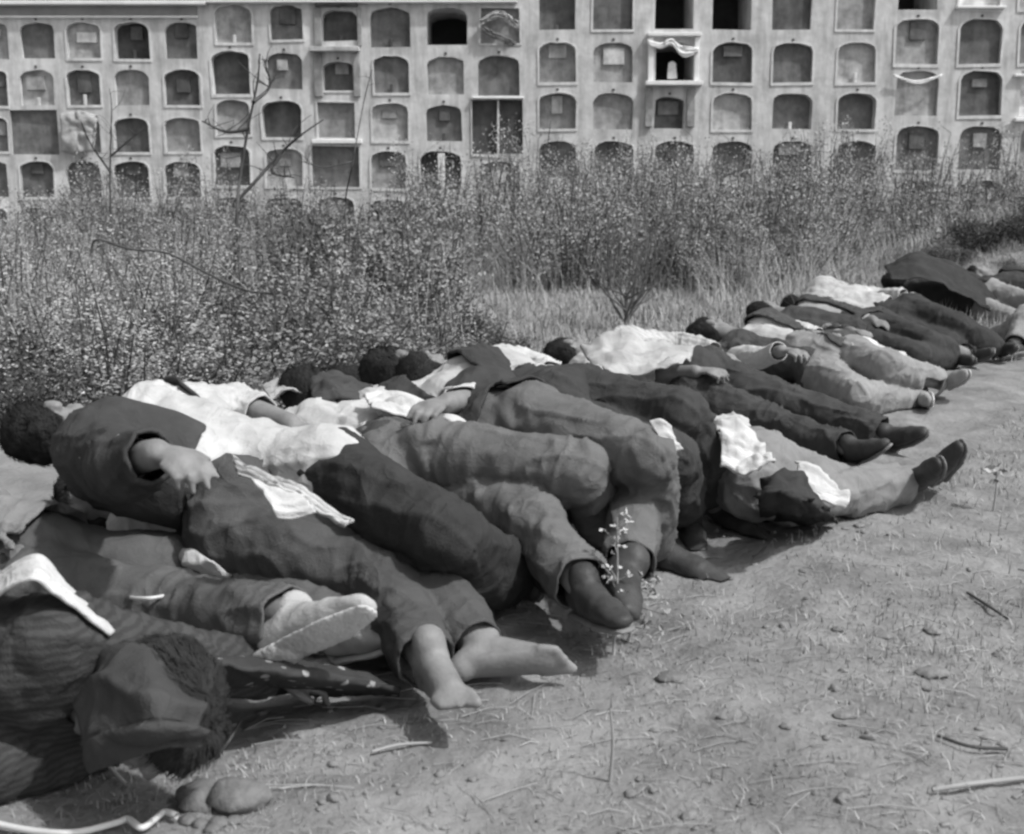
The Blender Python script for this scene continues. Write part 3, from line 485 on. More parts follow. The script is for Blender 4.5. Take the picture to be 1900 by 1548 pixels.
def finish_people():
    allj = [o for q in _jobs for o in q[2]]; res = bake(allj); pos = 0
    for root, rootp, jobs, spec, nj, feet, seed, j, front, lat, spine in _jobs:
        rs = res[pos:pos + len(jobs)]; pos += len(jobs)
        for i, sp in enumerate(spec):
            V, N, F = rs[i]; name, m, bones, am = sp[:4]
            if bones:
                if name in ('trousers', 'jacket'):
                    t_, L_, th_, _i = bone_params(V, bones); mid = np.sin(np.clip(t_ / L_, 0, 1) * math.pi)
                    V[:, 2] -= (.042 if name == 'trousers' else .025) * np.clip(-N[:, 2] - .1, 0, 1) * mid * (1 + .5 * noise(V * np.array([9, 9, 2]), seed + 9))
                V = wrinkle(V, N, bones, am, seed + i * 7)
            elif am: V = V + N * (am * (noise(V * 26, seed) + .7 * noise(V * 60, seed + 1)))[:, None]
            V = rest(V, .003 if name == 'body' else .007)
            if name in ('trousers', 'shirt', 'sweater', 'jacket', 'vest'):
                cen = V[F].mean(1); keep = np.ones(len(F), bool)
                if name == 'trousers': ends = [(j['kn' + s_], j['an' + s_], .93, .13) for s_ in 'ab']
                else: ends = ([(j['el' + s_], j['wr' + s_], sp[-1], .085) for s_ in 'ab'] if name != 'vest' else []) + [(j['pelvis'], j['neck'], 1.02, .11)]
                for a_, b2_, fr_, rad_ in ends:
                    d_ = b2_ - a_; L_ = np.linalg.norm(d_); d_ /= L_; q_ = cen - a_; al_ = q_ @ d_; rr_ = np.linalg.norm(q_ - al_[:, None] * d_, axis=1)
                    keep &= ~((al_ > L_ * fr_ + .012 * np.sin(rr_ * 40 + al_ * 60)) & (rr_ < rad_) & (al_ < L_ * fr_ + .16))
                if name in ('shirt', 'sweater') and sp[4] > -1:
                    q_ = cen - j['pelvis']; hy_ = q_ @ spine; rad_ = np.linalg.norm(q_ - hy_[:, None] * spine, axis=1); keep &= ~((hy_ < sp[4]) & (rad_ < .2))
                F = F[keep]
            if name in ('jacket', 'vest'):
                cen = V[F].mean(1); q = cen - j['pelvis']; lx = q @ lat - sp[5]; fz = q @ front; hy = q @ spine
                wob = .02 * noise(np.stack([hy * 9, hy * 0, hy * 0 + seed], 1), 3)
                arm_far = np.min([np.linalg.norm(cen - (j['sh' + s_] + (j['el' + s_] - j['sh' + s_]) * q_), axis=1) for s_ in 'ab' for q_ in (.3, .6, .9)] + [np.linalg.norm(cen - (j['el' + s_] + (j['wr' + s_] - j['el' + s_]) * q_), axis=1) for s_ in 'ab' for q_ in (.2, .5, .8, 1)], axis=0) > .1
                cut = ((np.abs(lx + wob) < sp[4]) & (fz > .0) & arm_far) | ((hy < sp[6] + wob) & arm_far); keep = ~cut
                F = F[keep]
            if name in ('trousers', 'shirt', 'sweater', 'jacket', 'vest'):
                E_ = np.sort(np.concatenate([F[:, [0, 1]], F[:, [1, 2]], F[:, [2, 3]], F[:, [3, 0]]]), 1); E_, c_ = np.unique(E_, axis=0, return_counts=True); E_ = E_[c_ == 1]
                for _q in range(7):
                    sm_ = np.zeros_like(V); k_ = np.zeros(len(V)); np.add.at(sm_, E_[:, 0], V[E_[:, 1]]); np.add.at(sm_, E_[:, 1], V[E_[:, 0]]); np.add.at(k_, E_.ravel(), 1); w_ = k_ > 0
                    V[w_] = V[w_] * .4 + .6 * sm_[w_] / k_[w_][:, None]
            me = smooth(mesh_np(name, V - rootp, F)); o = link(name, me, m, root)
            if name == 'hair':
                g_ = np.random.default_rng(seed); k_ = g_.integers(0, len(V), 2600); p_ = V[k_]; n_ = N[k_]; hc_ = V.mean(0); crown = hc_ + unit(j['head'] - j['neck']) * .12
                d_ = p_ - crown + g_.normal(0, .025, p_.shape); d_ -= n_ * (d_ * n_).sum(1, keepdims=True); d_ /= np.linalg.norm(d_, axis=1, keepdims=True) + 1e-9; w_ = np.cross(d_, n_) * .0009; ln_ = g_.uniform(.02, .04, (len(k_), 1))
                q_ = np.stack([p_ - w_, p_ + w_, p_ + d_ * ln_ * .5 + n_ * .0035 + w_, p_ + d_ * ln_ * .5 + n_ * .0035 - w_, p_ + d_ * ln_ + n_ * .0015 + w_ * .3, p_ + d_ * ln_ + n_ * .0015 - w_ * .3], 1).reshape(-1, 3)
                b_ = (np.arange(len(k_)) * 6)[:, None]; f_ = np.concatenate([b_ + np.array([[0, 1, 2, 3]]), b_ + np.array([[3, 2, 4, 5]])])
                tag(link('hair_strands', mesh_np('hair_strands', q_ - rootp, f_), m, o), kind='stuff')
            if name in ('jacket', 'vest', 'trousers', 'shirt', 'sweater'): s = o.modifiers.new('s', 'SOLIDIFY'); s.thickness = .008 if name in ('jacket', 'vest') else .005; s.offset = -1
        for i in range(nj, len(jobs), 2):
            V, N, F = rs[i]; V = V + N * (.0025 * noise(V * 40, seed))[:, None]; sh = link('shoe', smooth(mesh_np('shoe', rest(V, .006) - rootp, F)), m_shoe if feet == 'shoes' else cloth_mat(feet[1]), root)
            V, N, F = rs[i + 1]; link('sole', smooth(mesh_np('sole', rest(V, .004) - rootp, F)), m_sole if feet == 'shoes' else m_rope, sh)

T = lambda g, **k: dict(kind='trousers', mat=cloth_mat(g), **k)
S = lambda g, **k: dict(kind='shirt', mat=cloth_mat(g), **k)
JK = lambda g, **k: dict(kind='jacket', mat=cloth_mat(g), **k)
VS = lambda g, **k: dict(kind='vest', mat=cloth_mat(g), **k)
ribbed = cloth_mat(.06, stripes=(22, .72, 3.0, 'Z'))
striped = cloth_mat(.42, stripes=(13, .8, 1.5, 'DIAGONAL'))
person('p1', 'dark-haired person in a dark ribbed sweater lying face down, nearest to the camera', [T(.08), dict(kind='sweater', mat=ribbed, e=.024, amp=.011)], face=(.62, -.55, -.5), hair=.03)
person('p2', 'person in an open grey jacket with pale rope-soled shoes beside the spotted dark cloth', [T(.10, amp=.012), S(.2, e=.014, amp=.006, cover='ab'), JK(.2, open=.07, amp=.016, e=.042)], feet='espadrilles', shoe=.36)
person('p3', 'barefoot person in a pale crumpled shirt and dark trousers, pale cloth over the hip', [T(.075, amp=.012), S(.46, e=.022, amp=.022, tuck=.12), dict(kind='belt', mat=m_shoe)], feet='bare', face=(-.5, .2, .5))
person('p4', 'person in a short dark jacket over a pale shirt with black trousers, hand on chest', [T(.04, waist=False), S(.44, e=.020, amp=.013, sleeve=.45, cover='a'), JK(.055, open=.21, shift=.12, e=.056, amp=.010, hem=.33, sides='a')], face=(0, 1, .1))
person('p5', 'person in a pale shirt and grey trousers with one knee raised high, mid row', [T(.13, e=.024, amp=.013), S(.42, e=.022, amp=.013, tuck=.12), dict(kind='belt', mat=m_shoe)], face=(0, 1, .1))
person('p6', 'person in a white shirt and dark vest, grey trousers, black shoe pointing right', [T(.12, e=.024, amp=.012), S(.44, e=.016, amp=.008, tuck=.12, cover=''), VS(.05, open=.09, e=.042)], face=(0, 1, .1), big=1.12)
person('p7', 'person in a white shirt and very dark trousers, knee raised behind the grey trousers', [T(.05, e=.024, amp=.012), S(.42, e=.022, amp=.014, tuck=.12)], face=(-.3, .3, .6))
person('p8', 'person in a faintly striped white shirt and dark trousers stretched straight to black shoes', [T(.055, e=.026, amp=.014), dict(kind='shirt', mat=striped, e=.024, amp=.018, tuck=.12)], face=(-.3, .8, .2))
person('p9', 'person in a white shirt with a dark open vest and light grey trousers, legs apart', [T(.24, e=.026, amp=.012), S(.46, e=.016, amp=.008, tuck=.12), VS(.07, open=.08, e=.042)], feet='espadrilles', face=(-.2, .8, .3))
person('p10', 'person in a white shirt and black trousers lying behind the light grey trousers', [T(.045, e=.034), S(.4, e=.026, amp=.016, tuck=.12)], near=False, face=(-.5, .8, .1))
person('p11', 'person wrapped in a dark coat with pale trousers below the earth bank', [T(.22, e=.03), S(.3, e=.014, amp=.006, cover='ab'), JK(.045, open=.03, e=.05)], near=False, face=(-.5, .8, .1))
person('p12', 'person in dark clothes farthest up the row at the right edge', [T(.06, e=.03), S(.1), JK(.05, open=.02)], near=False)
person('p13', 'person mostly outside the right edge, only pale trousered legs in view', [T(.24, e=.032), S(.3)], near=False)
person('p14', 'person in a crumpled very white shirt with one foot sticking up on the grass', [T(.2, e=.016), S(.4, e=.016, amp=.016, tuck=.12)], near=True, face=(-.5, .5, .3))
person('p15', 'person in dark clothes lying between the light grey trousers and the black trousers behind', [T(.05, e=.026), S(.3, e=.014, amp=.006, cover='ab'), JK(.06, open=.06)], near=False, face=(-.5, .8, .1))
person('p16', 'dark-haired person in dark clothes almost hidden behind the pale shirts in the middle', [T(.07), S(.3, e=.014, amp=.006, cover='ab'), JK(.06, open=.05)], near=False, face=(-.5, .8, .1))
finish_people()

# ------------------------------------------------------------------ loose cloths
def catmull(P, n):
    P = np.asarray(P, float); k = len(P); Q = np.concatenate([[2 * P[0] - P[1]], P, [2 * P[-1] - P[-2]]]); out = []
    for t in np.linspace(0, k - 1, n):
        i = min(int(t), k - 2); f = t - i; a, b_, c, d = Q[i], Q[i + 1], Q[i + 2], Q[i + 3]
        out.append(.5 * ((2 * b_) + (-a + c) * f + (2 * a - 5 * b_ + 4 * c - d) * f * f + (-a + 3 * b_ - 3 * c + d) * f ** 3))
    return np.array(out)
def sheet(name, rows, mat, label, cat, nu=46, nv=26, amp=.012, th=.006, seed=1, fq=11, group=None, ground=True):
    R = np.array([catmull(r, nu) for r in rows]); G = np.array([catmull(R[:, i], nv) for i in range(nu)])      # nu, nv, 3
    N = np.cross(np.gradient(G, axis=0), np.gradient(G, axis=1)); N /= np.linalg.norm(N, axis=2, keepdims=True) + 1e-9
    P = G.reshape(-1, 3); u, v = np.meshgrid(np.linspace(0, 1, nu), np.linspace(0, 1, nv), indexing='ij')
    d = amp * ((1 - np.abs(np.sin(v.ravel() * 8 + 2.5 * noise(P * fq, seed)))) ** 1.5 - .4 + .9 * noise(P * fq * 1.4, seed + 1) + .4 * noise(P * fq * 4, seed + 2))
    N = N.reshape(-1, 3); N[N[:, 2] < 0] *= -1
    P = P + N * d[:, None]
    if ground: P = rest(P, .012)
    c = P.mean(0); ii = np.arange(nu * nv).reshape(nu, nv)
    F = np.stack([ii[:-1, :-1].ravel(), ii[1:, :-1].ravel(), ii[1:, 1:].ravel(), ii[:-1, 1:].ravel()], 1)
    o = link(name, smooth(mesh_np(name, P - c, F)), mat); o.location = c; s = o.modifiers.new('s', 'SOLIDIFY'); s.thickness = th; s.offset = 0
    if label: tag(o, label, cat, group)
    return o
def row(Y, pts): return [pd(u, v, Y + (q[0] if q else 0)) for u, v, *q in pts]
m_white = cloth_mat(.5); m_pale = cloth_mat(.36); m_print = cloth_mat(.42, spots=(38, .35, .2))
m_spot = cloth_mat(.05, spots=(26, .22, .3))
# pale cloth strips across the hip of the barefoot person
sheet('cloth', [row(2.37, [(430, 845, .12), (500, 880, .05), (570, 905), (620, 945), (650, 972, .03)]), row(2.33, [(440, 875, .1), (500, 905, .03), (545, 920), (590, 950), (640, 975, .03)])], m_print, 'pale printed cloth strip draped along the hip of the barefoot person', 'cloth', amp=.010)
sheet('cloth', [row(2.34, [(465, 893), (505, 905), (560, 918)]), row(2.30, [(490, 915), (520, 935), (572, 930)]), row(2.28, [(515, 962), (545, 962), (585, 948)])], m_white, 'white folded cloth corner lying on dark trousers below the printed strip', 'cloth', nu=24, nv=24, amp=.006)
sheet('cloth', [row(4.1, [(805, 690), (860, 668), (930, 668), (985, 675)]), row(3.95, [(830, 712), (880, 705), (940, 712), (990, 700)]), row(3.85, [(860, 728), (905, 725), (960, 732), (985, 728)])], m_pale, 'rumpled pale shirt bunched behind the dark vest in the middle of the row', 'cloth', nu=40, nv=26, amp=.022)
sheet('cloth', [row(5.35, [(1080, 650), (1130, 622), (1200, 628), (1290, 640)]), row(5.15, [(1095, 675), (1150, 660), (1210, 672), (1280, 665)]), row(5.0, [(1120, 692), (1170, 695), (1215, 690), (1260, 680)])], m_pale, 'pale rumpled cloth over the chest of the person stretched straight', 'cloth', nu=40, nv=26, amp=.028, fq=8)
sheet('coat', [row(10.3, [(1640, 494), (1700, 464), (1790, 498), (1895, 560)]), row(9.9, [(1655, 512), (1720, 515), (1800, 556), (1885, 600)])], cloth_mat(.045), 'dark coat spread over the far persons below the bank', 'coat', nu=40, nv=20, amp=.03, fq=5)
sheet('cloth', [row(3.95, [(488, 722), (520, 708), (560, 706), (580, 718)]), row(3.8, [(500, 738), (530, 728), (560, 730), (590, 742)])], m_pale, 'small pale crumpled cloth at the back edge beside a dark-haired head', 'cloth', nu=24, nv=18, amp=.014)
sheet('cloth', [row(3.85, [(575, 712), (610, 698), (650, 700), (690, 722)]), row(3.65, [(580, 742), (615, 735), (655, 738), (695, 752)])], cloth_mat(.06), 'dark crumpled cloth lying over a head at the back edge of the row', 'cloth', nu=28, nv=20, amp=.016)
sheet('jacket', [row(1.86, [(150, 1225, .08), (215, 1188, .02), (285, 1186), (350, 1225, .06)]), row(1.70, [(140, 1290, .12), (205, 1265, .03), (290, 1258, .0), (378, 1290, .08)]), row(1.63, [(150, 1370, .12), (215, 1345, .04), (295, 1330, .0), (380, 1345, .08)]), row(1.63, [(175, 1430, .12), (225, 1410, .05), (290, 1385, .02), (365, 1378, .08)])], cloth_mat(.055), 'dark jacket pulled over the head of the nearest person at bottom left', 'jacket', nu=56, nv=50, amp=.012, fq=8)
# white shirt tail over the shoulder of the nearest person
sheet('scarf', [row(1.90, [(-60, 1105, .05), (0, 1060), (70, 1030, -.02), (120, 1080), (180, 1125, .03), (215, 1165, .05)]), row(1.80, [(-60, 1150, .05), (0, 1100), (70, 1075, -.02), (115, 1108), (165, 1145, .03), (205, 1180, .05)])], m_white, 'white scarf folded over the shoulder of the nearest person', 'scarf', amp=.006)
sheet('cloth', [[px(375, 1195, .16), px(450, 1192, .15), px(540, 1222, .12), px(650, 1240, .09), px(735, 1275, .04)], [px(352, 1245, .24), px(440, 1238, .22), px(560, 1250, .17), px(660, 1262, .11), px(742, 1282, .05)], [px(360, 1288, .03), px(460, 1285, .03), px(560, 1287, .02), px(660, 1285, .02), px(742, 1288, .01)]],
      m_spot, 'dark cloth with small pale spots lying over the outstretched arm', 'cloth', amp=.008)
sheet('cloth', [row(3.55, [(672, 728), (740, 728), (800, 745), (830, 765)]), row(3.42, [(690, 755), (740, 770), (790, 785), (818, 795)])], m_white, 'white shirt front spread beside the dark vest in the middle', 'cloth', amp=.012)
sheet('cloth', [row(3.50, [(835, 765), (860, 745), (885, 738)]), row(3.44, [(830, 790), (855, 792), (880, 788)])], m_white, 'small white triangle of shirt tail at the waist of the dark vest', 'cloth', nu=20, nv=20, amp=.004)
sheet('cloth', [row(3.02, [(1205, 782), (1225, 778), (1245, 790)]), row(3.0, [(1222, 810), (1238, 808), (1254, 815)]), row(2.98, [(1234, 836), (1250, 838), (1268, 832)])], m_white, 'narrow white cloth hanging over the knee of the grey trousers', 'cloth', nu=20, nv=20, amp=.005)
sheet('cloth', [row(3.50, [(1318, 785), (1365, 778), (1405, 800)]), row(3.42, [(1340, 825), (1380, 828), (1425, 838)]), row(3.36, [(1335, 868), (1385, 876), (1440, 858)])], m_white, 'heap of crumpled white shirt cloth in front of the stretched dark trousers', 'cloth', nu=30, nv=30, amp=.022, fq=14)
sheet('cloth', [row(3.52, [(1478, 852), (1510, 862), (1545, 885)]), row(3.45, [(1492, 900), (1530, 910), (1578, 918)]), row(3.40, [(1500, 922), (1540, 930), (1570, 940)])], m_white, 'white shirt sleeve spread next to the foot that sticks up', 'cloth', nu=26, nv=26, amp=.018)
sheet('coat', [[px(1412, 900, .22), px(1440, 882, .26), px(1480, 884, .25), px(1500, 905, .2)], [px(1408, 935, .2), px(1440, 922, .24), px(1485, 925, .24), px(1540, 948, .14)], [px(1412, 968, .02), px(1440, 970, .02), px(1490, 972, .02), px(1556, 974, .01)]], cloth_mat(.045), 'small black crumpled coat lying at the edge of the grass beside white cloth', 'coat', nu=30, nv=24, amp=.02)
sheet('cloth', [row(6.25, [(1560, 625), (1610, 632), (1680, 655)]), row(6.05, [(1580, 640), (1630, 655), (1685, 668)])], m_white, 'bright white cloth strip above the light grey trousers', 'cloth', nu=30, nv=16, amp=.015)
sheet('cloth', [row(8.5, [(1488, 548), (1520, 516), (1575, 525)]), row(8.3, [(1500, 556), (1530, 552), (1570, 560)])], m_pale, 'pale shirt back rising behind the dark vest, below the far dark coat', 'cloth', nu=30, nv=20, amp=.02, fq=7)
sheet('cloth', [row(9.2, [(1690, 560), (1740, 570), (1800, 610), (1812, 650)]), row(9.0, [(1690, 575), (1740, 590), (1790, 622), (1800, 655)])], m_pale, 'long pale cloth fold across the dark clothes below the bank', 'cloth', nu=40, nv=20, amp=.02, fq=7)

# ------------------------------------------------------------------ plants
def tube(P, r, n=5):
    P = np.asarray(P, float); k = len(P); r = np.broadcast_to(np.asarray(r, float), (k,)); d = np.gradient(P, axis=0); d /= np.linalg.norm(d, axis=1, keepdims=True) + 1e-9
    ref = np.where(np.abs(d[:, 2:3]) > .9, np.array([[1., 0, 0]]), np.array([[0, 0, 1.]])); e1 = np.cross(d, ref); e1 /= np.linalg.norm(e1, axis=1, keepdims=True); e2 = np.cross(d, e1)
    a = np.arange(n) * 2 * math.pi / n; V = P[:, None] + r[:, None, None] * (np.cos(a)[None, :, None] * e1[:, None] + np.sin(a)[None, :, None] * e2[:, None])
    F = []
    for i in range(k - 1):
        for q in range(n): F.append((i * n + q, i * n + (q + 1) % n, (i + 1) * n + (q + 1) % n, (i + 1) * n + q))
    return V.reshape(-1, 3), np.array(F)
def join(parts):
    Vs, Fs, o = [], [], 0
    for V, F in parts: Vs.append(V); Fs.append(F + o); o += len(V)
    return np.concatenate(Vs), np.concatenate(Fs)
def leaves(P, size, g, flat=.5):
    n = len(P); a = g.normal(size=(n, 3)); a[:, 2] = a[:, 2] * flat + .1; a /= np.linalg.norm(a, axis=1, keepdims=True)
    b_ = np.cross(a, g.normal(size=(n, 3))); b_ /= np.linalg.norm(b_, axis=1, keepdims=True) + 1e-9; s = (size * g.uniform(.6, 1.35, n))[:, None]
    V = np.stack([P, P + a * s * .5 + b_ * s * .3, P + a * s, P + a * s * .5 - b_ * s * .3], 1).reshape(-1, 3)
    return V, np.arange(4 * n).reshape(n, 4)
def blades(P, h, wd, lean, g, seg=2):
    n = len(P); az = g.uniform(0, 2 * math.pi, n); dirv = np.stack([np.cos(az), np.sin(az), np.zeros(n)], 1); wv = np.stack([-np.sin(az + g.normal(0, .6, n)), np.cos(az), np.zeros(n)], 1)
    ln = (lean * np.abs(g.normal(0, 1, n)))[:, None]; h = np.broadcast_to(h, (n,))[:, None]; wd = np.broadcast_to(wd, (n,))[:, None]; L = []
    for i in range(seg + 1):
        t = i / seg; c = P + dirv * h * ln * t ** 1.7 + np.array([0, 0, 1.]) * h * t * np.sqrt(np.clip(1 - (ln * t) ** 2 * .6, .1, 1)); ww = wd * (1 - .85 * t); L += [c - wv * ww, c + wv * ww]
    V = np.stack(L, 1).reshape(-1, 3); k = 2 * (seg + 1); b0 = (np.arange(n) * k)[:, None]
    F = np.concatenate([b0 + np.array([[2 * i, 2 * i + 1, 2 * i + 3, 2 * i + 2]]) for i in range(seg)])
    return V, F
m_leaf = material('scrub_leaf', .17, .28, scale=5, island=True, rough=.7)
m_leaf_dark = material('dark_leaf', .05, .09, scale=5, island=True, rough=.7)
m_pale_leaf = material('wispy_leaf', .27, .42, scale=5, island=True, rough=.7)
m_dry = material('dry_grass', .26, .40, scale=3, island=True, rough=.8)
m_straw = material('straw', .22, .36, scale=3, island=True, rough=.8)
m_twig = material('dark_twig', .05, .09, scale=10, bump=.4)
m_twig2 = material('grey_twig', .10, .16, scale=10, bump=.4)
m_pale_twig = material('pale_twig', .4, .55, scale=10, bump=.4)

def bush_proto(name, seed, leafmat, nst=34, nl=5200, w_=.75, h_=1.0, ls=.042):
    g = np.random.default_rng(seed); st = []; cen = []
    for i in range(nst):
        az = g.uniform(0, 6.28); r = w_ * math.sqrt(g.uniform(0, 1)); top = np.array([r * math.cos(az), r * math.sin(az), h_ * g.uniform(.45, 1.0) * (1 - .35 * (r / w_) ** 2)])
        b0 = np.array([top[0] * .35, top[1] * .35, -.05]); mid = (b0 + top) / 2 + g.normal(0, .07, 3); P = catmull([b0, mid, top], 7); st.append(tube(P, np.linspace(.009, .003, 7), 4))
        for q in range(7):
            t = g.uniform(.25, 1.05); c = P[min(6, int(t * 6))] + g.normal(0, .07, 3); cen.append(c)
            st.append(tube(np.array([P[min(6, int(t * 6))], c]), [.003, .0015], 3))
    cen = np.array(cen); wgt = g.uniform(.1, 1, len(cen)) ** 2; wgt /= wgt.sum()
    k = g.choice(len(cen), nl, p=wgt); P = cen[k] + g.normal(0, .06, (nl, 3)); P = P[P[:, 2] > .01]
    root = empty(name, (0, 0, 0)); V, F = leaves(P, ls, g); link('foliage', mesh_np('foliage', V, F), leafmat, root)
    V, F = join(st); link('stems', mesh_np('stems', V, F), m_twig, root); return root
protos = [bush_proto('bush', 10 + i, m_leaf, nl=(9000, 8000, 7000, 6500)[i], h_=(1.05, .8, 1.0, 1.25)[i], ls=(.022, .026, .030, .034)[i], w_=(.75, .8, .7, .6)[i]) for i in range(4)]
pdark = [bush_proto('bush', 30 + i, m_leaf_dark, nl=5200, w_=.55, h_=.6, ls=.032) for i in range(2)]
used = set()
def plant(proto, x, y, s, sz, label, cat, group):
    o = proto if id(proto) not in used else copy_tree(proto); used.add(id(proto))
    o.location = (x, y, float(terrain(x, y)[0]) - .03); o.scale = (s, s, sz); o.rotation_euler = (0, 0, random.uniform(0, 6.28)); tag(o, label, cat, group); return o
spots = []
for (u, v) in [(40, 640), (130, 660), (230, 690), (330, 680), (430, 690), (520, 680), (610, 690), (700, 660), (60, 610), (180, 620), (300, 630), (400, 630), (500, 640), (600, 620), (690, 620), (780, 640), (-60, 600), (100, 570), (250, 575), (370, 570), (480, 575), (580, 565), (680, 565), (-40, 545), (160, 535), (310, 530), (440, 530), (560, 530), (650, 530), (60, 520)]:
    p = px(u, v, .0); spots.append(p)
for (u, v) in ((60, 700), (190, 712), (330, 705), (450, 705), (560, 695), (650, 690), (740, 670)): spots.append(px(u, v, .16))
pw = [bush_proto('bush', 50 + i, m_pale_leaf, nst=46, nl=7500, w_=.85, h_=1.3, ls=.024) for i in range(3)]
for i, p in enumerate(spots):
    hs_ = float(np.interp(p[1], [3.6, 4.4, 6, 9, 13], [.34, .5, .72, .95, 1.1])); pale = p[0] / p[1] < -.24 and p[1] > 5.2
    plant(pw[i % 3] if pale else protos[i % 4], p[0], p[1], random.uniform(.6, 1.0), hs_ * random.uniform(.75, 1.15) * (.8 if pale else 1), 'pale wispy bush in the left half of the thicket behind the row of people' if pale else 'leafy grey bush in the thicket on the left, right behind the row of people', 'bush', 'pale bushes of the left thicket' if pale else 'leafy bushes of the left thicket')
for (u, v, s, z_) in [(560, 640, 1.0, 1.35), (640, 630, 1.0, 1.5), (720, 640, .9, 1.35), (600, 600, 1.1, 1.7), (420, 685, .8, .95), (500, 690, .8, .95), (770, 645, .7, .7), (330, 690, .6, .6), (250, 700, .5, .5), (860, 640, .6, .55)]:
    p = px(u, v, .0); plant(pdark[int(u) % 2], p[0], p[1], s, z_, 'dark tangled shrub in the mound of scrub left of the bare sapling', 'shrub', 'dark shrubs of the mound left of the sapling')
for (u, v, s) in [(15, 800, .55), (-30, 740, .75), (40, 720, .5)]:
    p = px(u, v, .12); plant(pdark[0], p[0], p[1], s, s, 'low dark shrub at the left edge beside the dark jacket', 'shrub', 'dark shrubs at the left edge')
for (u, v, s) in [(860, 630, .55), (930, 650, .5), (800, 660, .4)]:
    p = px(u, v, .05); plant(pdark[1], p[0], p[1], s, s * .8, 'low dark shrub at the edge of the thicket behind the white shirts', 'shrub', 'dark shrubs behind the white shirts')
for (x, y, s) in [(5.0, 14.0, .7), (5.5, 14.3, .9), (6.0, 14.2, .8), (6.5, 14.5, .9), (4.5, 13.6, .5), (5.6, 13.5, .45), (6.3, 13.4, .5)]:
    plant(pdark[1], x, y, s, s * .7, 'dark shrub growing on the earth bank at the right', 'shrub', 'dark shrubs on the earth bank')
for k in range(26):
    x = random.uniform(-8.5, 0.0); y = random.uniform(15.5, 20.6); plant((protos + pw)[k % 7], x, y, random.uniform(.9, 1.5), random.uniform(1.15, 1.75), 'leafy bush growing close to the foot of the niche wall, left half', 'bush', 'bushes along the left half of the niche wall')
for k in range(64):
    x = random.uniform(0.2, 10.5); y = random.uniform(13.4, 21.0)
    while (x > .26 * y and y < 17.2) or (y < 15 and x < 1.8): x = random.uniform(0.2, 10.5); y = random.uniform(13.4, 21.0)
    plant(pw[k % 3], x, y, random.uniform(.8, 1.4), random.uniform(.9, 1.35) * (1 + .09 * (y - 14)), 'tall wispy pale bush growing before the niche wall, right half', 'bush', 'wispy bushes along the right half of the niche wall')
p = px(1432, 525, 0); plant(pdark[0], p[0], p[1], .3, 1.0, 'narrow dark upright shrub behind the person in the open vest', 'shrub', None)

# tall dry grass between the row of people and the wall
g = np.random.default_rng(3)
n = 52000; x = g.uniform(-9, 11, n); y = g.uniform(8.2, 20.5, n); dens = noise(np.stack([x * .55, y * .4, x * 0], 1), 8)
keep = (g.uniform(-1, 1, n) < dens + .35 + .05 * (y - 12)) & ~((x < .1 - (y - 8) * .02) & (y < 10.5)) & ~((y < 14.2) & (x > -1.5) & (x < 2.0)) & ~((x > 2.2 + 0 * y) & (y < 12.2) & (x > (y - 5) * .42))
keep &= ~((x > .28 * y) & (y < 16.2)); x, y = x[keep], y[keep]; P = np.stack([x, y, terrain(x, y) - .02], 1); hh = (.35 + .5 * (noise(np.stack([x * .7, y * .7, x * 0], 1), 9) * .5 + .5) + .05 * np.clip(y - 11, 0, 9)) * g.uniform(.5, 1.25, len(x))
V, F = blades(P, hh * .85, .0035 + .0002 * (y - 8), .8, g, 3)
tag(link('dry_grass', mesh_np('dry_grass', V, F), m_dry), 'tall dry grass between the people and the niche wall', 'grass', kind='stuff')
n = 2600; y = g.uniform(6.5, 14, n); x = -g.uniform(.0, .5, n) * y - .3; dn = noise(np.stack([x * 1.1, y * .8, x * 0], 1), 12); k_ = (dn > -.1) & (x < -.25 * (y - 4) * .2); x, y = x[k_], y[k_]
P = np.stack([x, y, terrain(x, y) - .02], 1); V, F = blades(P, g.uniform(.3, 1.0, len(x)), .0018 + .0002 * y, .7, g, 3)
tag(link('thicket_grass', mesh_np('thicket_grass', V, F), m_dry), 'dry stalks growing up through the left thicket', 'grass', kind='stuff')
# low dry turf over the open ground
n = 90000; y = 1.35 + (9 - 1.35) * g.uniform(0, 1, n) ** 1.7; x = g.uniform(-.62, .62, n) * y * 1.05
dens = fbm(np.stack([x * 1.5, y * 1.5, x * 0], 1), 21, 3); foot = np.interp(x, [-1, 0, .3, .6, 1.2, 2.0, 3.2], [1.9, 2.35, 2.9, 3.3, 3.9, 5.0, 7.0])
keep = (g.uniform(-1, 1, n) < dens * 1.1 - .1 + .25 * np.clip(x, -1, 1.5)) & (y < foot)
x, y = x[keep], y[keep]; P = np.stack([x, y, terrain(x, y) - .003], 1)
V, F = blades(P, g.uniform(.006, .022, len(x)) * (1 + .7 * np.clip(x, 0, 2)), .0007 + .0004 * y, 1.4, g, 2)
tag(link('turf', mesh_np('turf', V, F), m_straw), 'short dry turf on the open ground in front of the people', 'grass', kind='stuff')
n = 14000; y = 8.0 + 7 * g.uniform(0, 1, n); x = g.uniform(-2.5, 3.5, n); P = np.stack([x, y, terrain(x, y) - .01], 1); V, F = blades(P, g.uniform(.04, .16, n), .006, .9, g, 2)
tag(link('low_grass', mesh_np('low_grass', V, F), m_straw), 'pale low grass patch around the bare sapling', 'grass', kind='stuff')
n = 26000; y = 8.5 + 9 * g.uniform(0, 1, n); x = y * g.uniform(.22, .5, n); k_ = x < 9.5; x, y = x[k_], y[k_]; n = len(x); P = np.stack([x, y, terrain(x, y) - .01], 1); V, F = blades(P, g.uniform(.04, .22, n), .006, .9, g, 2)
tag(link('bank_grass', mesh_np('bank_grass', V, F), m_dry), 'low dry grass on the earth bank at the right', 'grass', kind='stuff')
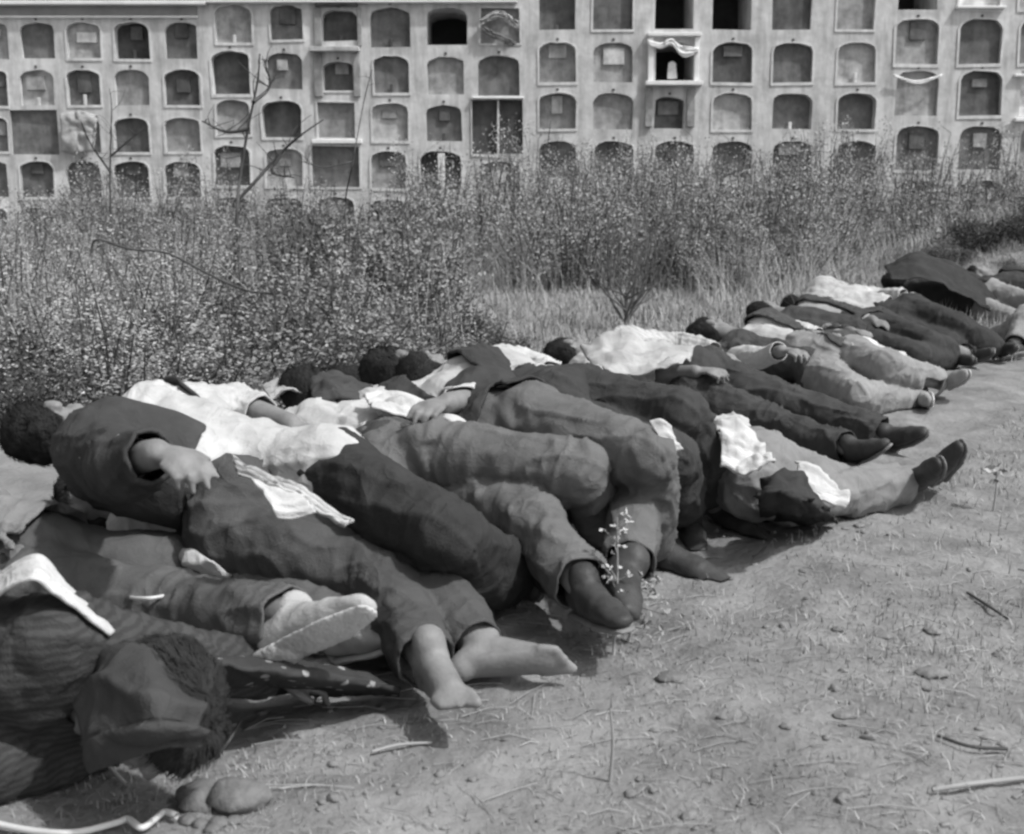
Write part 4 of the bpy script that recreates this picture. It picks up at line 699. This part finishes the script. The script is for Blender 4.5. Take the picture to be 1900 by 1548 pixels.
# clods of earth
parts = []
for k in range(260):
    u, v = random.uniform(380, 1950), random.uniform(960, 1560); 
    if v < 1290 - (u - 450) * .42 + 30: continue
    q = px(u, v, 0); r_ = random.uniform(.002, .0045) * (1 + .35 * q[1]) * random.choice((1, 1, 1, 1.7)); Vc, Fc = rcone((0, 0, 0), (0, 0, 1e-6), 1, 1, n=8); Vc = Vc * r_ * np.array([random.uniform(.8, 1.5), random.uniform(.8, 1.3), .6]); Vc = Vc * (1 + .5 * noise(Vc * 1.9 / r_, k))[:, None]
    parts.append((Vc + np.array([q[0], q[1], float(terrain(q[0], q[1])[0]) + r_ * .15]), Fc))
V, F = join(parts); tag(link('earth_clods', smooth(mesh_np('earth_clods', V, F)), m_ground), 'small clods of dry earth strewn over the open ground', 'clods', kind='stuff')
# loose straw
st = []
for k in range(150):
    u, v = random.uniform(420, 1900), random.uniform(1020, 1548); v = max(v, 1300 - (u - 450) * .42 + 60); p = px(u, min(v, 1560), 0); a = random.gauss(0, .5); ln = random.uniform(.03, .13)
    q = np.array([[p[0] + math.cos(a) * ln * t, p[1] + math.sin(a) * ln * t + .01 * math.sin(3 * t), 0] for t in (0, .5, 1)]); q[:, 2] = terrain(q[:, 0], q[:, 1]) + .006; st.append(tube(q, .0010, 4))
V, F = join(st); tag(link('straw', mesh_np('straw', V, F), m_straw), 'loose straw stalks scattered over the open ground', 'straw', kind='stuff')

def twiggy(name, base, hgt, spread, nst, mat, seed, label, cat, r0=.02, sub=9, trunk_h=.2):
    g = np.random.default_rng(seed); root = tag(empty(name, tuple(base)), label, cat); tr = []; tw = []
    tr.append(tube(catmull([(0, 0, -.05), (.01, .01, trunk_h * .5), (.0, .02, trunk_h)], 6), np.linspace(r0, r0 * .7, 6), 7))
    for i in range(nst):
        az = g.uniform(0, 6.28); b0 = np.array([0, .0, g.uniform(.02, trunk_h)]); t1 = np.array([math.cos(az) * spread * g.uniform(.3, 1), math.sin(az) * spread * .7 * g.uniform(.3, 1), hgt * g.uniform(.6, 1)])
        mid = b0 * .5 + t1 * .5 + np.array([math.cos(az), math.sin(az), 0]) * spread * .25 + g.normal(0, .03, 3) - np.array([0, 0, .08 * hgt]); P = catmull([b0, mid, t1], 10); tw.append(tube(P, np.linspace(r0 * .45, r0 * .12, 10), 5))
        for q in range(sub):
            i0 = g.integers(3, 9); e = P[i0] + np.array([g.normal(0, .05), g.normal(0, .05), g.uniform(.06, .28) * hgt]); tw.append(tube(catmull([P[i0], (P[i0] + e) / 2 + g.normal(0, .012, 3), e], 5), np.linspace(r0 * .2, r0 * .08, 5), 4))
    V, F = join(tr); link('trunk', smooth(mesh_np('trunk', V, F)), mat, root); V, F = join(tw); link('branches', smooth(mesh_np('branches', V, F)), mat, root); return root
p = px(1160, 608, .0); twiggy('sapling', (p[0], p[1], float(terrain(p[0], p[1])[0])), 1.0, .42, 22, m_twig2, 5, 'bare twiggy sapling standing alone in front of the tall dry grass', 'sapling', r0=.02, trunk_h=.3)
def branchset(name, Y, paths, mat, r, label, cat):
    base = pd(*paths[0][0][:2], Y); base[2] = float(terrain(base[0], base[1])[0]); root = tag(empty(name, tuple(base)), label, cat); g = np.random.default_rng(int(Y * 10)); first = True
    for pth in paths:
        P = np.array([pd(u, v, Y + g.normal(0, .12)) for u, v in pth]); 
        if first: P[0, 2] = base[2] - .05
        P = catmull(P, 6 * len(P)) - base; parts = [tube(P, np.linspace(r, r * .35, len(P)), 6)]
        for q in range(10):
            i0 = g.integers(3, len(P) - 1); e = P[i0] + np.array([g.normal(0, .16), g.normal(0, .1), g.uniform(-.05, .28)]); parts.append(tube(catmull([P[i0], (P[i0] + e) / 2 + g.normal(0, .02, 3), e], 5), np.linspace(r * .3, r * .12, 5), 4))
        V, F = join(parts); link('trunk' if first else 'branch', smooth(mesh_np('branch', V, F)), mat, root); first = False
    return root
branchset('bare_tree', 12.5, [[(430, 520), (440, 400), (445, 330), (462, 230), (478, 150), (482, 100)], [(438, 375), (480, 330), (520, 285), (560, 250), (600, 222)], [(520, 288), (505, 320), (545, 330)], [(462, 240), (420, 245), (375, 225)], [(470, 190), (500, 160), (490, 110)]], m_twig, .022, 'bare crooked tree with a diagonal branch in front of the niches at left', 'tree')
branchset('bare_tree', 13.5, [[(215, 520), (205, 380), (205, 280), (207, 200), (203, 165)], [(206, 290), (240, 260), (275, 235)], [(205, 320), (170, 270), (150, 225)]], m_twig, .013, 'thin bare upright tree in front of the niches near the left edge', 'tree')
branchset('bare_tree', 14.0, [[(660, 500), (640, 400), (655, 300), (675, 190), (690, 130)], [(655, 300), (600, 310), (560, 300)]], m_twig, .012, 'thin bare tree rising beside the framed niches', 'tree')
P = catmull([pd(170, 470, 6.2), pd(180, 445, 6.2), pd(240, 462, 6.2), pd(310, 470, 6.3), pd(380, 505, 6.3), pd(460, 540, 6.3), pd(560, 552, 6.2), pd(620, 600, 6.1), pd(630, 690, 6.0)], 46); c = P.mean(0); V, F = tube(P - c, .007, 6)
o = tag(link('bramble_stem', smooth(mesh_np('bramble_stem', V, F)), m_twig), 'long dark arching stem curving over the left thicket', 'stem'); o.location = c

# pale weed in front of the shoes, stems at the lower left and centre
def weed(u, v, hgt, nleaf, label, seed, mat_s, mat_l, lean=(0, 0), r=.004, spread=.03, ls=.03, top=True, z=0.0):
    g = np.random.default_rng(seed); p = gp(u, v, z); b0 = np.array([p[0], p[1], float(terrain(p[0], p[1])[0])]); root = tag(empty('weed', tuple(b0)), label, 'weed')
    P = catmull([(0, 0, -.02), (lean[0] * .4 + .006, lean[1] * .4, hgt * .5), (lean[0], lean[1], hgt)], 12); parts = [tube(P, np.linspace(r, r * .5, 12), 6)]
    pts = []
    for q in range(nleaf):
        t = g.uniform(.15, 1) if not top else g.uniform(.5, 1); c = P[int(t * 11)]; e = c + np.array([g.normal(0, spread), g.normal(0, spread), g.uniform(-.005, .04)]); parts.append(tube(np.array([c, e]), [r * .4, r * .25], 4)); pts.append(e)
    V, F = join(parts); link('stem', smooth(mesh_np('stem', V, F)), mat_s, root)
    if pts: V, F = leaves(np.repeat(np.array(pts), 5, 0), ls, g); link('leaf_cluster', mesh_np('leaf_cluster', V, F), mat_l, root)['kind'] = 'stuff'
    return root
weed(1137, 1215, .33, 26, 'pale thin weed with small white flowers standing before the grey trousers', 4, m_straw, m_pale_twig, lean=(.005, 0), r=.0035, spread=.022, ls=.012, top=False)
weed(1165, 1190, .16, 30, 'low leafy weed beside the pale flowering weed and the shoe', 6, m_dry, m_straw, lean=(.02, 0), r=.004, spread=.035, ls=.016, top=False)
weed(1130, 1450, .14, 0, 'single dry straight stalk standing on the bare ground in front', 7, m_straw, m_straw, r=.004)
weed(40, 1430, .19, 12, 'pale branching dry stem in front of the nearest person', 8, m_pale_twig, m_pale_twig, lean=(.01, 0), r=.0055, spread=.03, ls=.018)
weed(80, 1410, .18, 0, 'thin bent dry stem leaning right beside the pale branching stem', 9, m_straw, m_straw, lean=(.09, 0), r=.0035)
weed(1842, 950, .16, 4, 'short dry stalk in the turf at the right edge', 10, m_straw, m_straw, r=.004)
def rod(name, pts, r, mat, label, cat, n=40):
    P = catmull(pts, n); P[:, 2] = np.maximum(P[:, 2], terrain(P[:, 0], P[:, 1]) + np.max(r) * .8); c = P.mean(0); V, F = tube(P - c, r, 8)
    o = tag(link(name, smooth(mesh_np(name, V, F)), mat), label, cat); o.location = c; return o
m_hose = material('white_rubber', .55, .62, scale=10, rough=.6)
rod('hose', [gp(u, v, .015) for u, v in ((-90, 1505), (0, 1530), (70, 1543), (140, 1545), (215, 1527), (237, 1520), (262, 1536), (285, 1522), (305, 1507), (328, 1514))], .0055, m_hose, 'thin white hose lying on the ground at the bottom left corner', 'hose', 60)
rod('cord', [px(232, 1106, .18), px(250, 1110, .2), px(280, 1110, .21), px(310, 1105, .2), px(330, 1102, .19)], .0042, m_hose, 'white cord looped over the wrist beside the grey jacket', 'cord', 24)
rod('twig', [gp(112, 1315, .06), gp(120, 1340, .05), gp(145, 1370, .04), gp(150, 1395, .02)], .003, m_pale_twig, 'short pale bent twig leaning against the nearest person', 'twig', 14)
rod('twig', [gp(170, 1385, .03), gp(190, 1410, .02), gp(235, 1455, .01)], .003, m_pale_twig, 'pale twig lying below the dark head of the nearest person', 'twig', 14)
rod('twig', [gp(410, 1395, .02), gp(428, 1370, .04), gp(445, 1340, .05)], .0025, m_twig, 'short dark twig standing on the ground right of the dark head', 'twig', 10)
rod('twig', [gp(690, 1395, .01), gp(740, 1382, .015), gp(800, 1378, .01)], .003, m_straw, 'pale straight twig on the bare ground below the bare feet', 'twig', 12)
rod('stick', [gp(1730, 1466, .01), gp(1800, 1455, .015), gp(1930, 1440, .01)], .0045, m_straw, 'long pale stick lying on the ground at the right edge', 'stick', 14)
rod('stick', [gp(1740, 1365, .01), gp(1800, 1385, .015), gp(1870, 1390, .01)], .0035, m_twig, 'dark stick lying in the turf above the long pale stick', 'stick', 14)
rod('stick', [gp(1795, 1100, .01), gp(1835, 1125, .015), gp(1870, 1148, .01)], .004, m_twig, 'dark stick lying in the turf at the middle of the right edge', 'stick', 14)
def stone(u, v, r, label, seed, sq=.6, mat=None, group=None):
    g = np.random.default_rng(seed); p = gp(u, v, 0); V, F = rcone((0, 0, 0), (0, 0, 1e-6), 1, 1, n=16); V = V * np.array([r * g.uniform(.9, 1.3), r * g.uniform(.8, 1.1), r * sq]); V = V * (1 + .22 * noise(V * 2.2 / r, seed) + .08 * noise(V * 6 / r, seed + 1))[:, None]
    o = tag(link('stone', smooth(mesh_np('stone', V, F)), mat or m_stone), label, 'stone', group); o.location = (p[0], p[1], float(terrain(p[0], p[1])[0]) + r * sq * .35); return o
m_stone = material('grey_stone', .10, .18, scale=25, bump=.6, bscale=70, rough=.95)
stone(375, 1490, .042, 'grey rounded stone below the dark head at lower left', 1); stone(440, 1490, .05, 'larger grey stone to the right of the rounded one at lower left', 2)
for i, (u, v) in enumerate(((372, 1532), (405, 1530), (432, 1527), (350, 1525), (395, 1542))): stone(u, v, .014, 'small pebble in the cluster at the bottom edge near the hose', 20 + i, group='pebbles near the hose')
for i, (u, v, r) in enumerate(((1245, 1260, .03), (705, 1418, .01), (1730, 1250, .03), (1565, 1330, .02), (1640, 1180, .025), (1590, 1440, .02))): stone(u, v, r, ['flat grey stone half buried in front of the pale weed', 'tiny round pebble on the bare ground under the pale twig', 'rough grey clod in the turf at right', 'small low clod in the middle of the turf', 'low clod of earth behind the middle clod', 'small clod near the bottom of the turf'][i], 40 + i, .35, m_ground if i else None)

# drapery and garlands on the wall
def wall_sheet(Y, rows, mat, name, label, cat, amp=.02, seed=1): return sheet(name, [row(Y, r) for r in rows], mat, label, cat, nu=24, nv=18, amp=amp, th=.02, seed=seed, fq=5, ground=False)
wall_sheet(Y_L - .12, [[(112, 212), (145, 206), (180, 214)], [(114, 245), (145, 240), (178, 245)], [(113, 282), (145, 284), (176, 282)]], m_pale, 'drape', 'pale cloth draped over a niche ledge at the far left', 'drape', amp=.05, seed=3)
wall_sheet(Y_M - .1, [[(890, 38), (925, 20), (962, 40)], [(892, 46), (928, 36), (962, 58)]], m_pale, 'garland', 'pale broken garland across the top niche right of the open black one', 'garland', amp=.04, seed=4)
wall_sheet(Y_M - .1, [[(893, 48), (920, 60), (960, 80)], [(892, 58), (915, 70), (950, 86)]], m_slab(.12), 'ribbon', 'dark ribbon hanging diagonally across the garlanded niche', 'ribbon', amp=.03, seed=5)
wall_sheet(Y_R - .14, [[(1200, 74), (1225, 80), (1246, 72), (1262, 84), (1296, 90)], [(1202, 82), (1225, 90), (1246, 84), (1268, 106), (1296, 98)]], m_lime, 'swag', 'white swag draped over the decorated niche between small columns', 'swag', amp=.03, seed=6)
wall_sheet(Y_R + .1, [[(1240, 118), (1247, 114), (1254, 118)], [(1238, 146), (1247, 147), (1256, 146)]], m_lime, 'figurine', 'small white figure standing in the decorated niche', 'figure', amp=.02, seed=7)
wall_sheet(Y_F - .08, [[(1656, 138), (1700, 150), (1748, 138)], [(1658, 142), (1702, 156), (1746, 142)]], m_lime, 'swag', 'white curved swag hanging below the big grey niche at right', 'swag', amp=.02, seed=8)
